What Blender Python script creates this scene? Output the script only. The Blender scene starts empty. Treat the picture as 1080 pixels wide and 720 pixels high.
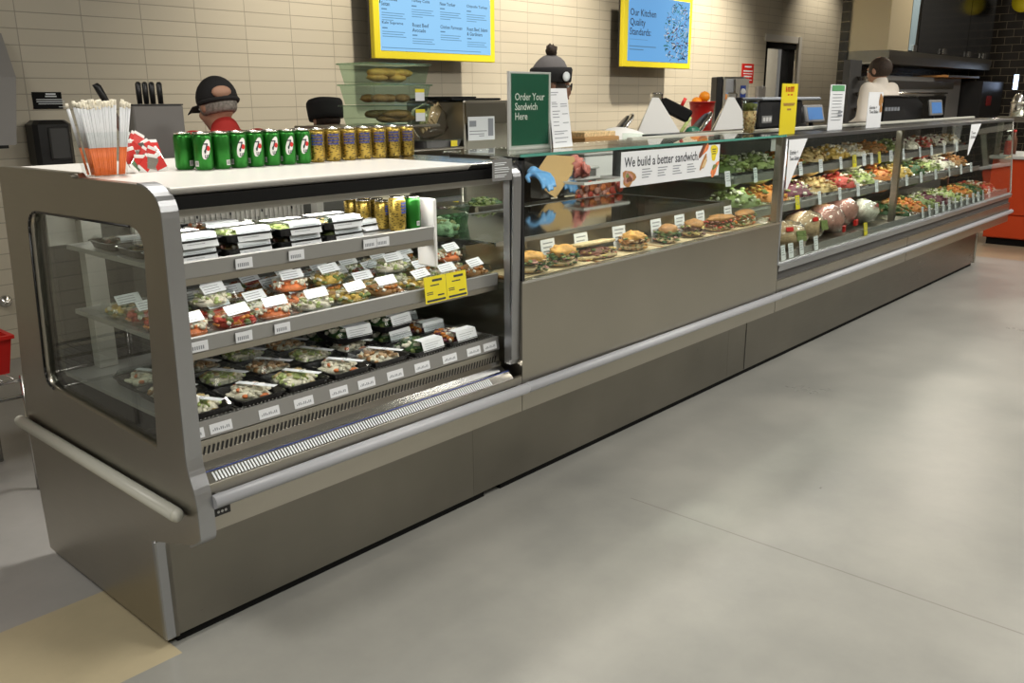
import bpy, bmesh, math, random
from mathutils import Vector, Matrix, noise
R = math.radians
S = bpy.context.scene
COL = S.collection
# ------------------------------------------------------------------ camera
CAM = Vector((-1.02787, -2.32612, 1.6)); PITCH, YAW, ROLL, FPX = .26915, .73247, -.0054, 929.0
_f = Vector((math.cos(PITCH)*math.cos(YAW), math.cos(PITCH)*math.sin(YAW), -math.sin(PITCH)))
_r0 = Vector((math.sin(YAW), -math.cos(YAW), 0)); _u0 = _r0.cross(_f)
_r = math.cos(ROLL)*_r0+math.sin(ROLL)*_u0; _u = -math.sin(ROLL)*_r0+math.cos(ROLL)*_u0
cd = bpy.data.cameras.new('camera'); cd.sensor_width = 36; cd.lens = FPX/1080*36; cd.clip_start = .05
co = bpy.data.objects.new('camera', cd); COL.objects.link(co)
m = Matrix((_r, _u, -_f)).transposed().to_4x4(); m.translation = CAM; co.matrix_world = m
S.camera = co
def P(px, py, axis, v):                      # point of the place where the sight line of a pixel meets a plane
    d = _f+_r*((px-540)/FPX)-_u*((py-360)/FPX)
    return CAM+d*((v-CAM[axis])/d[axis])
# ------------------------------------------------------------------ world, lights, exposure
W = bpy.data.worlds.new('world'); S.world = W; W.use_nodes = True
W.node_tree.nodes['Background'].inputs[0].default_value = (.55, .53, .48, 1)
W.node_tree.nodes['Background'].inputs[1].default_value = .25
def area(loc, size, power, col=(1, .93, .82), aim=None, sy=None):
    l = bpy.data.lights.new('area_light', 'AREA'); l.energy = power; l.color = col; l.size = size
    if sy: l.shape = 'RECTANGLE'; l.size_y = sy
    o = bpy.data.objects.new('area_light', l); COL.objects.link(o); o.location = loc
    d = Vector(aim)-Vector(loc) if aim else Vector((0, 0, -1))
    o.rotation_euler = d.to_track_quat('-Z', 'Y').to_euler(); return o
def spot(loc, aim, power, ang=70, blend=.6, col=(1, .88, .68), rad=.08):
    l = bpy.data.lights.new('spot_light', 'SPOT'); l.energy = power; l.color = col; l.spot_size = R(ang); l.spot_blend = blend; l.shadow_soft_size = rad
    o = bpy.data.objects.new('spot_light', l); COL.objects.link(o); o.location = loc
    o.rotation_euler = (Vector(aim)-Vector(loc)).to_track_quat('-Z', 'Y').to_euler(); return o
WARM = (1, .90, .74); NEU = (1, .96, .88)
for x, y, p in ((1.5, -3.2, 95), (4.5, -2.6, 115), (7.5, -2.6, 130), (-1.5, -4.5, 80), (11, -2.2, 110), (4.5, -6, 90), (-2.2, -.6, 80)):
    area((x, y, 3.9), .9, p, NEU)
for x, p in ((3.6, 300), (6.0, 450), (9.0, 560)):
    spot((x, 2.0, 3.9), (x, 3.7, 1.6), p, 85, .9, WARM)
spot((12.5, 2.95, 3.95), (12.7, 3.7, 1.8), 150, 90, .9, WARM)
spot((4.0, -.3, 4.0), (5.0, 1.6, 1.2), 260, 60, .8, NEU, .15)
area((11.6, 4.35, 3.9), .8, 130, NEU)
area((11.8, .9, 3.9), .7, 60, WARM)
for x, p in ((.8, 80), (2.9, 42), (5.2, 45), (7.6, 42)):
    spot((x, .9, 3.8), (x, .35, 1.2), p*3.2, 60, .7, NEU, .12)
S.view_settings.view_transform = 'Standard'; S.view_settings.look = 'None'; S.view_settings.gamma = 1
S.view_settings.exposure = 0.0; S.view_settings.use_curve_mapping = False
S.cycles.use_denoising = True
S.cycles.max_bounces = 8; S.cycles.transparent_max_bounces = 24; S.cycles.glossy_bounces = 4
S.cycles.sample_clamp_indirect = 4; S.cycles.caustics_reflective = False; S.cycles.caustics_refractive = False
# ------------------------------------------------------------------ materials
M = {}
def nt(name):
    m = bpy.data.materials.new(name); m.use_nodes = True; M[name] = m
    t = m.node_tree; return m, t, t.nodes, t.links, t.nodes['Principled BSDF']
def mat(name, col, rough=.5, metal=0, emit=None, est=1, spec=.5, noise_amt=0, nscale=30, bump=0):
    m, t, N, L, b = nt(name)
    b.inputs['Base Color'].default_value = (*col, 1); b.inputs['Roughness'].default_value = rough
    b.inputs['Metallic'].default_value = metal; b.inputs['Specular IOR Level'].default_value = spec
    if emit: b.inputs['Emission Color'].default_value = (*emit, 1); b.inputs['Emission Strength'].default_value = est
    if noise_amt or bump:
        tc = N.new('ShaderNodeTexCoord'); n = N.new('ShaderNodeTexNoise'); n.inputs['Scale'].default_value = nscale; n.inputs['Detail'].default_value = 5
        L.new(tc.outputs['Object'], n.inputs['Vector'])
    if noise_amt:
        r = N.new('ShaderNodeValToRGB'); r.color_ramp.elements[0].position = .35; r.color_ramp.elements[1].position = .65
        r.color_ramp.elements[0].color = (*[c*(1-noise_amt) for c in col], 1); r.color_ramp.elements[1].color = (*[min(1, c*(1+noise_amt)) for c in col], 1)
        L.new(n.outputs['Fac'], r.inputs[0]); L.new(r.outputs[0], b.inputs['Base Color'])
    if bump:
        bp = N.new('ShaderNodeBump'); bp.inputs['Strength'].default_value = bump; bp.inputs['Distance'].default_value = .002
        L.new(n.outputs['Fac'], bp.inputs['Height']); L.new(bp.outputs[0], b.inputs['Normal'])
    return m
def steel(name, col, rough, stretch=(2, 60, 60), var=.12):
    m, t, N, L, b = nt(name)
    b.inputs['Metallic'].default_value = 1
    tc = N.new('ShaderNodeTexCoord'); mp = N.new('ShaderNodeMapping'); mp.inputs['Scale'].default_value = stretch
    L.new(tc.outputs['Object'], mp.inputs[0])
    n = N.new('ShaderNodeTexNoise'); n.inputs['Scale'].default_value = 3; n.inputs['Detail'].default_value = 6; L.new(mp.outputs[0], n.inputs['Vector'])
    n2 = N.new('ShaderNodeTexNoise'); n2.inputs['Scale'].default_value = 2.2; n2.inputs['Detail'].default_value = 3; L.new(tc.outputs['Object'], n2.inputs['Vector'])
    ad = N.new('ShaderNodeMath'); ad.operation = 'ADD'; L.new(n.outputs['Fac'], ad.inputs[0]); L.new(n2.outputs['Fac'], ad.inputs[1])
    mr = N.new('ShaderNodeMapRange'); mr.inputs['From Min'].default_value = .6; mr.inputs['From Max'].default_value = 1.4
    mr.inputs['To Min'].default_value = rough*(1-var*2); mr.inputs['To Max'].default_value = rough*(1+var*2)
    L.new(ad.outputs[0], mr.inputs[0]); L.new(mr.outputs[0], b.inputs['Roughness'])
    r = N.new('ShaderNodeValToRGB'); r.color_ramp.elements[0].color = (*[c*(1-var) for c in col], 1); r.color_ramp.elements[1].color = (*[c*(1+var*.6) for c in col], 1)
    r.color_ramp.elements[0].position = .3; r.color_ramp.elements[1].position = .7
    L.new(n2.outputs['Fac'], r.inputs[0]); L.new(r.outputs[0], b.inputs['Base Color'])
    return m
def glass(name, tint=(.93, .97, .95), gloss=1.0, rough=0.0, ior=1.45):
    m, t, N, L, b = nt(name); N.remove(b)
    tr = N.new('ShaderNodeBsdfTransparent'); tr.inputs[0].default_value = (*tint, 1)
    g = N.new('ShaderNodeBsdfGlossy'); g.inputs['Roughness'].default_value = rough; g.inputs[0].default_value = (.95, .95, .95, 1)
    f = N.new('ShaderNodeLayerWeight'); f.inputs[0].default_value = .5
    pw = N.new('ShaderNodeMath'); pw.operation = 'POWER'; pw.inputs[1].default_value = 4; L.new(f.outputs['Facing'], pw.inputs[0])
    mu = N.new('ShaderNodeMath'); mu.operation = 'MULTIPLY_ADD'; mu.inputs[1].default_value = .8*gloss; mu.inputs[2].default_value = .025*gloss; L.new(pw.outputs[0], mu.inputs[0])
    mx = N.new('ShaderNodeMixShader'); L.new(mu.outputs[0], mx.inputs[0]); L.new(tr.outputs[0], mx.inputs[1]); L.new(g.outputs[0], mx.inputs[2])
    L.new(mx.outputs[0], N['Material Output'].inputs[0]); return m
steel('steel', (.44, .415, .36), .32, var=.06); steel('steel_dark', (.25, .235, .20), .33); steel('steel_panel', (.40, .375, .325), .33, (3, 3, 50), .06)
steel('steel_bright', (.72, .71, .68), .22); steel('alu_trim', (.42, .43, .45), .38, var=.06)
mat('bumper', (.40, .41, .44), .38, 0, spec=.6); mat('bumper_cream', (.52, .52, .46), .4)
mat('black', (.012, .012, .013), .35); mat('black_matte', (.006, .006, .006), .7, spec=.15); mat('dark_grey', (.06, .06, .06), .5)
mat('white_top', (.86, .84, .80), .30); mat('white', (.82, .82, .80), .5); mat('paper', (.75, .77, .80), .7); mat('label', (.72, .76, .78), .45)
mat('liner', (.50, .49, .45), .4, .3); mat('interior_dark', (.07, .068, .06), .45); mat('shelf_grey', (.34, .34, .33), .35, .5)
mat('grey', (.28, .27, .26), .5); mat('grey_mid', (.18, .18, .18), .5); mat('grey_light', (.5, .5, .49), .5)
mat('yellow', (.80, .68, .02), .5); mat('sign_yellow', (.80, .66, .03), .35); mat('ink', (.03, .035, .05), .6); mat('ink_grey', (.25, .27, .30), .6)
mat('green_sign', (.02, .12, .075), .25); mat('blue_light', (.13, .36, .72), .4); mat('blue', (.02, .06, .35), .4); mat('red', (.62, .02, .015), .4)
mat('orange', (.85, .16, .01), .45); mat('orange_counter', (.48, .045, .006), .4)
glass('glass', (.93, .96, .94)); glass('glass_green', (.89, .94, .90), 1.2); glass('lid', (.93, .95, .95), 1.0, .03); glass('tub_plastic', (.74, .86, .78), 1.6, .2)
glass('wrap', (.9, .92, .92), 1.5, .12)
mat('mirror_shelf', (.16, .17, .13), .06, 1.0)
# floor: poured concrete, warm light pool and cool aisle light painted in
m, t, N, L, b = nt('concrete')
tc = N.new('ShaderNodeTexCoord'); sp = N.new('ShaderNodeSeparateXYZ'); L.new(tc.outputs['Object'], sp.inputs[0])
n1 = N.new('ShaderNodeTexNoise'); n1.inputs['Scale'].default_value = 1.3; n1.inputs['Detail'].default_value = 9; n1.inputs['Roughness'].default_value = .62; L.new(tc.outputs['Object'], n1.inputs['Vector'])
n2 = N.new('ShaderNodeTexNoise'); n2.inputs['Scale'].default_value = 45; n2.inputs['Detail'].default_value = 4; L.new(tc.outputs['Object'], n2.inputs['Vector'])
r1 = N.new('ShaderNodeValToRGB'); r1.color_ramp.elements[0].position = .36; r1.color_ramp.elements[1].position = .66
r1.color_ramp.elements[0].color = (.265, .265, .245, 1); r1.color_ramp.elements[1].color = (.345, .34, .31, 1); L.new(n1.outputs['Fac'], r1.inputs[0])
def cmpn(sock, op, v):
    q = N.new('ShaderNodeMath'); q.operation = op; q.inputs[1].default_value = v; L.new(sock, q.inputs[0]); return q.outputs[0]
def mul(a, b_):
    q = N.new('ShaderNodeMath'); q.operation = 'MULTIPLY'; L.new(a, q.inputs[0]); L.new(b_, q.inputs[1]); return q.outputs[0]
def mixc(fac, a, colr, typ='MIX'):
    q = N.new('ShaderNodeMixRGB'); q.blend_type = typ; L.new(fac, q.inputs[0]); L.new(a, q.inputs[1]); q.inputs[2].default_value = (*colr, 1); return q.outputs[0]
tan = mul(mul(cmpn(sp.outputs['Y'], 'GREATER_THAN', -.045), cmpn(sp.outputs['Y'], 'LESS_THAN', .48)), cmpn(sp.outputs['X'], 'LESS_THAN', 0.02))  # pool of warm light beside the case end, painted as a tan strip
aisle_cool_light = cmpn(sp.outputs['Y'], 'GREATER_THAN', .48)  # cool light behind the counter, painted as a bluish tint
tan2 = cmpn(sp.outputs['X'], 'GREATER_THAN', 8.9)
c = mixc(aisle_cool_light, r1.outputs[0], (1.22, 1.2, 1.26), 'MULTIPLY')
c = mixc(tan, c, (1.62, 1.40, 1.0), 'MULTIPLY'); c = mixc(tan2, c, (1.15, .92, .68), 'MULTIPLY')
sx = cmpn(cmpn(cmpn(sp.outputs['X'], 'SUBTRACT', 1.79), 'ABSOLUTE', 0), 'LESS_THAN', .0035)
q = N.new('ShaderNodeMath'); q.operation = 'LESS_THAN'; q.inputs[1].default_value = -.45; L.new(sp.outputs['Y'], q.inputs[0])
c = mixc(mul(sx, q.outputs[0]), c, (.72, .71, .69), 'MULTIPLY')
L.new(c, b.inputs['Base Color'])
mr = N.new('ShaderNodeMapRange'); mr.inputs['To Min'].default_value = .20; mr.inputs['To Max'].default_value = .42; L.new(n1.outputs['Fac'], mr.inputs[0]); L.new(mr.outputs[0], b.inputs['Roughness'])
bp = N.new('ShaderNodeBump'); bp.inputs['Strength'].default_value = .05; bp.inputs['Distance'].default_value = .002; L.new(n2.outputs['Fac'], bp.inputs['Height']); L.new(bp.outputs[0], b.inputs['Normal'])
# stacked wall tile and black subway tile
def tile(name, col, grout, w, h, offs, rough, ax, mort=.006):
    m, t, N, L, b = nt(name)
    tc = N.new('ShaderNodeTexCoord'); sp = N.new('ShaderNodeSeparateXYZ'); L.new(tc.outputs['Object'], sp.inputs[0])
    cb = N.new('ShaderNodeCombineXYZ'); L.new(sp.outputs[ax], cb.inputs[0]); L.new(sp.outputs['Z'], cb.inputs[1])
    br = N.new('ShaderNodeTexBrick'); br.offset = offs; br.inputs['Scale'].default_value = 1; br.inputs['Mortar Size'].default_value = mort/2; br.inputs['Mortar Smooth'].default_value = .1
    br.inputs['Brick Width'].default_value = w; br.inputs['Row Height'].default_value = h; br.inputs['Bias'].default_value = 0
    br.inputs['Color1'].default_value = (*col, 1); br.inputs['Color2'].default_value = (*[c*.94 for c in col], 1); br.inputs['Mortar'].default_value = (*grout, 1)
    L.new(cb.outputs[0], br.inputs['Vector']); L.new(br.outputs['Color'], b.inputs['Base Color']); b.inputs['Roughness'].default_value = rough
    bp = N.new('ShaderNodeBump'); bp.invert = True; bp.inputs['Strength'].default_value = .6; bp.inputs['Distance'].default_value = .003; L.new(br.outputs['Fac'], bp.inputs['Height']); L.new(bp.outputs[0], b.inputs['Normal'])
tile('wall_tile', (.60, .55, .44), (.38, .345, .275), .395, .0965, 0, .38, 'X')
tile('black_tile_x', (.022, .019, .016), (.20, .17, .12), .24, .12, .5, .25, 'Y', .008)
tile('black_tile_y', (.022, .019, .016), (.20, .17, .12), .24, .12, .5, .25, 'X', .008)
mat('ceiling', (.34, .33, .30), .9); mat('store_wall', (.46, .42, .35), .8); mat('door_white', (.62, .60, .55), .5)
# ------------------------------------------------------------------ mesh building
class MB:
    def __init__(s): s.v = []; s.f = []; s.mi = []; s.sm = []
    def add(s, vs, fs, mi=0, sm=False, M4=None):
        o = len(s.v)
        for v in vs: s.v.append(tuple(M4 @ Vector(v)) if M4 is not None else tuple(v))
        for f in fs: s.f.append([i+o for i in f]); s.mi.append(mi); s.sm.append(sm)
        return s
    def box(s, x0, x1, y0, y1, z0, z1, mi=0, M4=None):
        return s.add([(x0, y0, z0), (x1, y0, z0), (x1, y1, z0), (x0, y1, z0), (x0, y0, z1), (x1, y0, z1), (x1, y1, z1), (x0, y1, z1)],
                     [(0, 3, 2, 1), (4, 5, 6, 7), (0, 1, 5, 4), (1, 2, 6, 5), (2, 3, 7, 6), (3, 0, 4, 7)], mi, False, M4)
    def rbox(s, x0, x1, y0, y1, z0, z1, b=.003, mi=0, M4=None, sm=False):   # chamfered box
        pr = []
        for z, i in ((z0, b), (z0+b, 0), (z1-b, 0), (z1, b)):
            pr.append([(x0+i+b, y0+i, z), (x1-i-b, y0+i, z), (x1-i, y0+i+b, z), (x1-i, y1-i-b, z), (x1-i-b, y1-i, z), (x0+i+b, y1-i, z), (x0+i, y1-i-b, z), (x0+i, y0+i+b, z)])
        return s.loft(pr, True, True, mi, sm, M4)
    def loft(s, rings, cap0=True, cap1=True, mi=0, sm=True, M4=None):
        n = len(rings[0]); vs = [p for r in rings for p in r]; fs = []
        for k in range(len(rings)-1):
            for i in range(n):
                j = (i+1) % n; fs.append((k*n+i, k*n+j, (k+1)*n+j, (k+1)*n+i))
        s.add(vs, fs, mi, sm, M4)
        o = len(s.v)-len(vs)
        if cap0: s.f.append([o+i for i in reversed(range(n))]); s.mi.append(mi); s.sm.append(False)
        if cap1: s.f.append([o+(len(rings)-1)*n+i for i in range(n)]); s.mi.append(mi); s.sm.append(False)
        return s
    def lathe(s, prof, n=20, c=(0, 0, 0), mi=0, sm=True, M4=None, caps=True):
        rings = [[(c[0]+r*math.cos(2*math.pi*i/n), c[1]+r*math.sin(2*math.pi*i/n), c[2]+z) for i in range(n)] for r, z in prof]
        return s.loft(rings, caps, caps, mi, sm, M4)
    def tube(s, pts, r, n=10, mi=0, M4=None, caps=True):
        pts = [Vector(p) for p in pts]; rs = r if isinstance(r, (list, tuple)) else [r]*len(pts); rings = []; a = None
        for i, p in enumerate(pts):
            d = ((pts[min(i+1, len(pts)-1)]-pts[max(i-1, 0)])).normalized()
            if a is None: a = d.orthogonal().normalized()
            a = (a-d*a.dot(d)).normalized(); b_ = d.cross(a)
            rings.append([tuple(p+(a*math.cos(2*math.pi*k/n)+b_*math.sin(2*math.pi*k/n))*rs[i]) for k in range(n)])
        return s.loft(rings, caps, caps, mi, True, M4)
    def prism(s, poly, ax, a0, a1, mi=0, M4=None, sm=False):   # polygon in the other two axes, extruded along ax
        def pt(p, a):
            return {0: (a, p[0], p[1]), 1: (p[0], a, p[1]), 2: (p[0], p[1], a)}[ax]
        return s.loft([[pt(p, a0) for p in poly], [pt(p, a1) for p in poly]], True, True, mi, sm, M4)
    def blob(s, c, rad, mi=0, seed=0, amt=.15, n=(8, 5), M4=None, freq=2.5):
        nu, nv = n; vs = []; fs = []; c = Vector(c)
        def dis(d):
            k = 1+amt*noise.noise(d*freq+Vector((seed*3.1, seed*1.7, seed)))*2
            return tuple(c+Vector((d.x*rad[0]*k, d.y*rad[1]*k, d.z*rad[2]*k)))
        vs.append(dis(Vector((0, 0, 1))))
        for j in range(1, nv):
            th = math.pi*j/nv
            for i in range(nu):
                ph = 2*math.pi*i/nu; vs.append(dis(Vector((math.sin(th)*math.cos(ph), math.sin(th)*math.sin(ph), math.cos(th)))))
        vs.append(dis(Vector((0, 0, -1))))
        for i in range(nu): fs.append((0, 1+i, 1+(i+1) % nu))
        for j in range(nv-2):
            for i in range(nu):
                a = 1+j*nu+i; b_ = 1+j*nu+(i+1) % nu; fs.append((a, a+nu, b_+nu, b_))
        o = 1+(nv-2)*nu
        for i in range(nu): fs.append((len(vs)-1, o+(i+1) % nu, o+i))
        return s.add(vs, fs, mi, True, M4)
    def build(s, name, mats, parent=None, loc=None, bevel=0, rot=None):
        me = bpy.data.meshes.new(name); me.from_pydata(s.v, [], s.f)
        for q in (mats if isinstance(mats, (list, tuple)) else [mats]): me.materials.append(M[q] if isinstance(q, str) else q)
        me.polygons.foreach_set('material_index', s.mi); me.polygons.foreach_set('use_smooth', s.sm); me.update()
        bm = bmesh.new(); bm.from_mesh(me); bmesh.ops.recalc_face_normals(bm, faces=bm.faces); bm.to_mesh(me); bm.free()
        o = bpy.data.objects.new(name, me); COL.objects.link(o)
        if parent: o.parent = parent
        if loc: o.location = loc
        if rot: o.rotation_euler = rot
        if bevel:
            bv = o.modifiers.new('bevel', 'BEVEL'); bv.width = bevel; bv.segments = 2; bv.limit_method = 'ANGLE'
        return o
def tag(o, label=None, cat=None, group=None, kind=None):
    if label: o['label'] = label
    if cat: o['category'] = cat
    if group: o['group'] = group
    if kind: o['kind'] = kind
    return o
def thing(name, label, cat, loc=(0, 0, 0), rz=0, group=None):
    o = bpy.data.objects.new(name, None); COL.objects.link(o); o.empty_display_size = .1
    o.location = loc; o.rotation_euler = (0, 0, rz); return tag(o, label, cat, group)
def struct(name, mb, mt): return tag(mb.build(name, mt), kind='structure')
KIDS = {}
def kids(o): return [c for c in bpy.data.objects if c.parent == o]
def copy_tree(o, parent=None, cache={}):
    c = o.copy(); COL.objects.link(c)
    if parent: c.parent = parent
    if o.name not in cache: cache[o.name] = [k.name for k in bpy.data.objects if k.parent == o]
    for k in cache[o.name]: copy_tree(bpy.data.objects[k], c)
    return c
class Proto:                                  # first placement uses the source itself, later ones copy it
    def __init__(s, root): s.root = root; s.used = False
    def put(s, loc, rz=0, label=None, group=None, rot=None, scale=None):
        o = s.root if not s.used else copy_tree(s.root); s.used = True
        o.location = loc; o.rotation_euler = rot or (0, 0, rz)
        if scale: o.scale = (scale,)*3 if isinstance(scale, (int, float)) else scale
        tag(o, label, None, group); return o
def flush_unused(ps):
    for p in ps:
        if not p.used:
            for k in kids(p.root): bpy.data.objects.remove(k)
            bpy.data.objects.remove(p.root)
def text(body, width, height, mt, parent, M4, name='lettering', bold=0.0, align='LEFT', depth=.0006, fit=True):
    """flat lettering in the local x/y plane of M4, scaled to fit width x height (line block)"""
    cu = bpy.data.curves.new('t', 'FONT'); cu.body = body; cu.size = 1; cu.offset = bold; cu.extrude = 0; cu.resolution_u = 2; cu.align_x = align; cu.space_line = .95
    o = bpy.data.objects.new('t', cu); COL.objects.link(o); bpy.context.view_layer.update()
    me = bpy.data.meshes.new_from_object(o.evaluated_get(bpy.context.evaluated_depsgraph_get()))
    bpy.data.objects.remove(o)
    xs = [v.co.x for v in me.vertices]; ys = [v.co.y for v in me.vertices]
    x0, x1, y0, y1 = min(xs), max(xs), min(ys), max(ys)
    sx = width/(x1-x0); sy = height/(y1-y0)
    if not fit: sx = sy = min(sx, sy)
    for v in me.vertices: v.co = M4 @ Vector(((v.co.x-x0)*sx, (v.co.y-y1)*sy, depth))
    me.materials.clear(); me.materials.append(M[mt]); me.name = name
    ob = bpy.data.objects.new(name, me); COL.objects.link(ob)
    if parent: ob.parent = parent
    return ob
def frame_mat(o, xd, yd):                    # matrix with local x,y along the given directions
    xd = Vector(xd).normalized(); yd = Vector(yd).normalized(); z = xd.cross(yd)
    m = Matrix((xd, yd, z)).transposed().to_4x4(); m.translation = o; return m
def lines_mb(M4, rows, depth=.0005):         # short printed bars standing for unreadably small lines of print: (x0,x1,y,h)
    mb = MB()
    for x0, x1, y, h in rows: mb.add([(x0, y, depth), (x1, y, depth), (x1, y+h, depth), (x0, y+h, depth)], [(0, 1, 2, 3)], 0, False, M4)
    return mb
def holed(name, outer, hole, ax, a0, a1, mt, parent, bevel=0):
    cu = bpy.data.curves.new(name, 'CURVE'); cu.dimensions = '2D'; cu.fill_mode = 'BOTH'; cu.extrude = abs(a1-a0)/2
    for loop in (outer, hole):
        sp_ = cu.splines.new('POLY'); sp_.points.add(len(loop)-1); sp_.use_cyclic_u = True
        for i, p in enumerate(loop): sp_.points[i].co = (p[0], p[1], 0, 1)
    o = bpy.data.objects.new('t', cu); COL.objects.link(o); bpy.context.view_layer.update()
    me = bpy.data.meshes.new_from_object(o.evaluated_get(bpy.context.evaluated_depsgraph_get())); bpy.data.objects.remove(o)
    for v in me.vertices:
        a, b_, c_ = v.co; mid = (a0+a1)/2
        v.co = (mid+c_, a, b_) if ax == 0 else (a, mid+c_, b_)
    bm = bmesh.new(); bm.from_mesh(me); bmesh.ops.remove_doubles(bm, verts=bm.verts, dist=1e-5); bmesh.ops.recalc_face_normals(bm, faces=bm.faces); bm.to_mesh(me); bm.free()
    me.materials.clear(); me.materials.append(M[mt]); me.name = name
    ob = bpy.data.objects.new(name, me); COL.objects.link(ob); ob.parent = parent; return ob
def rnd(poly, rads, n=5):                    # round the corners of a polygon
    out = []; k = len(poly)
    for i in range(k):
        p = Vector(poly[i]); a = Vector(poly[i-1]); c_ = Vector(poly[(i+1) % k]); r = rads[i] if isinstance(rads, (list, tuple)) else rads
        if r <= 0: out.append(tuple(p)); continue
        u = (a-p); w = (c_-p); r_ = min(r, u.length*.49, w.length*.49); u.normalize(); w.normalize()
        for j in range(n+1):
            tt = j/n; out.append(tuple(p+u*r_*(1-tt)**2+w*r_*tt**2))
    return out
ORD = ['first', 'second', 'third', 'fourth', 'fifth', 'sixth', 'seventh', 'eighth', 'ninth', 'tenth', 'eleventh', 'twelfth', 'thirteenth', 'fourteenth', 'fifteenth', 'sixteenth', 'seventeenth', 'eighteenth']
# ------------------------------------------------------------------ setting
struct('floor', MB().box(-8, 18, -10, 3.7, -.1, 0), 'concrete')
WY = 3.7
wl = MB(); wl.box(-8, 11.03, WY, WY+.15, 0, 4.2); wl.box(11.03, 12.06, WY, WY+.15, 2.35, 4.2); wl.box(12.06, 13.9, WY, WY+.15, 0, 4.2)
struct('wall_back', wl, 'wall_tile')
struct('wall_right', MB().box(15.6, 15.75, -10, WY+.6, 0, 4.2), 'black_tile_x')
struct('wall_left', MB().box(-8.15, -8, -10, WY, 0, 4.2), 'store_wall')
struct('wall_front', MB().box(-8, 18, -10.15, -10, 0, 4.2), 'store_wall')
struct('ceiling', MB().box(-8, 18, -10, WY+.3, 4.2, 4.3), 'ceiling')
struct('wall_passage', MB().box(10.8, 13.9, 4.9, 5.0, 0, 4.2), 'door_white')
d = MB(); d.box(11.03, 11.09, WY+.0, WY+.13, 0, 2.35); d.box(11.82, 12.0, WY+.02, WY+.14, 0, 2.35); d.box(11.03, 12.0, WY, WY+.12, 2.27, 2.35)
dr = tag(d.build('door_frame', 'black_matte'), kind='structure'); dr.name = 'trim_1'
struct('trim_2', MB().box(12.03, 12.12, WY-.03, WY, 0, 2.45).box(10.98, 12.03, WY-.015, WY, 2.36, 2.45), 'door_white')
# ------------------------------------------------------------------ alcove partition behind the hood
struct('wall_alcove', MB().box(10.72, 15.6, 2.42, 2.51, 0, 4.2), 'black_tile_y')
struct('wall_alcove_end', MB().box(10.69, 10.72, 2.405, 2.515, 0, 4.2), 'black_tile_x')
# ------------------------------------------------------------------ section 1: open self-serve case
XA, XB = 0.0, 1.32
panel_out = rnd([(.87, .03), (0, .03), (0, .362), (-.225, .43), (-.278, .462), (-.278, .585), (-.243, .66), (-.258, 1.36), (-.19, 1.397), (.235, 1.392), (.25, 1.405), (.79, 1.40), (.82, 1.01), (.90, .53)],
                [0, 0, .01, .01, .015, .05, .05, .06, .05, .01, .01, .02, .1, .1])
hole = rnd([(.60, 1.275), (-.15, 1.288), (-.085, .675), (.66, .70)], [.07, .07, .012, .06], 6)
s1 = thing('self_serve_cooler', 'stainless open-front grab-and-go cooler with glazed end and three levels of packed food', 'display case', (0, 0, 0))
holed('end_panel', panel_out, hole, 0, 0, .040, 'steel_panel', s1)
win = MB().prism(hole, 0, .014, .022).build('end_window', 'glass', s1)
g = MB()
for i in range(len(hole)):
    a, b_ = hole[i], hole[(i+1) % len(hole)]
    if a[0] > .3: g.tube([(-.001, a[0], a[1]), (-.001, b_[0], b_[1])], .0035, 6)
tag(g.build('window_gasket', 'black', s1), 'black rubber gasket')
# aluminium edge trim following the front of the end panel
fr = [p for p in panel_out if p[0] < -.20 or (p[1] > 1.38 and p[0] < .2)]
def strip(pts, x0, x1, th):
    mb = MB(); rings = []
    for i, p in enumerate(pts):
        a = Vector(pts[max(i-1, 0)]); c_ = Vector(pts[min(i+1, len(pts)-1)]); t_ = (c_-a).normalized(); nrm = Vector((t_[1], -t_[0]))
        if nrm[0] > 0 and abs(nrm[0]) > .3: nrm = -nrm
        if nrm[1] < 0 and abs(nrm[0]) <= .3 and p[1] > 1: nrm = -nrm
        q = Vector(p)+nrm*th
        rings.append([(x0, p[0], p[1]), (x0, q[0], q[1]), (x1, q[0], q[1]), (x1, p[0], p[1])])
    return mb.loft(rings, True, True, 0, False)
strip(fr, -.003, .043, .006).build('edge_trim', 'alu_trim', s1)
fr2 = [p for p in fr if p[1] > .63]
fr2.append((-.243, .655)) if fr2[-1][1] > fr2[0][1] else None
fr2 = [p for p in fr if p[1] > .66]
rt = strip(fr2, XB-.042, XB, .006); rt.box(XB-.042, XB, -.245, -.215, .655, 1.36)
rt.build('right_frame', 'alu_trim', s1)
# plinth, base panel
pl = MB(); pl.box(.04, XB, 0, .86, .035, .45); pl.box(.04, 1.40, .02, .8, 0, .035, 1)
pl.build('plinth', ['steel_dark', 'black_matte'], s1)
MB().rbox(-.004, .03, -.003, .02, .03, .362, .004).build('corner_cap', 'alu_trim', s1)
lp = MB(); lp.prism([(-.264, .467), (-.264, .603), (-.255, .606), (-.24, .603), (-.24, .47), (0, .40), (0, .36)], 0, .04, XB-.001); lp.build('front_panel', 'steel', s1)
tub = MB()
tub.prism([(-.24, .60), (-.262, .603), (-.232, .628), (-.215, .628), (-.196, .642), (-.19, .66), (-.18, .66), (-.18, .60)], 0, .04, XB-.042)
tub.build('sill', 'steel_bright', s1)
kn = MB()
ns = 110
for i in range(ns):
    x = .07+i*(1.10/ns); kn.add([(x, -.259, .6075), (x+.0055, -.259, .6075), (x+.0055, -.238, .6255), (x, -.238, .6255)], [(0, 1, 2, 3)])
tag(kn.build('ribbed_strip', 'label', s1), 'white ribbed strip')
tag(MB().box(.04, XB-.042, -.2345, -.2335, .6285, .631).build('seam_line', 'blue', s1), 'dark blue line')
gr = MB(); gr.box(.04, XB-.042, -.186, -.15, .655, .70)
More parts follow.
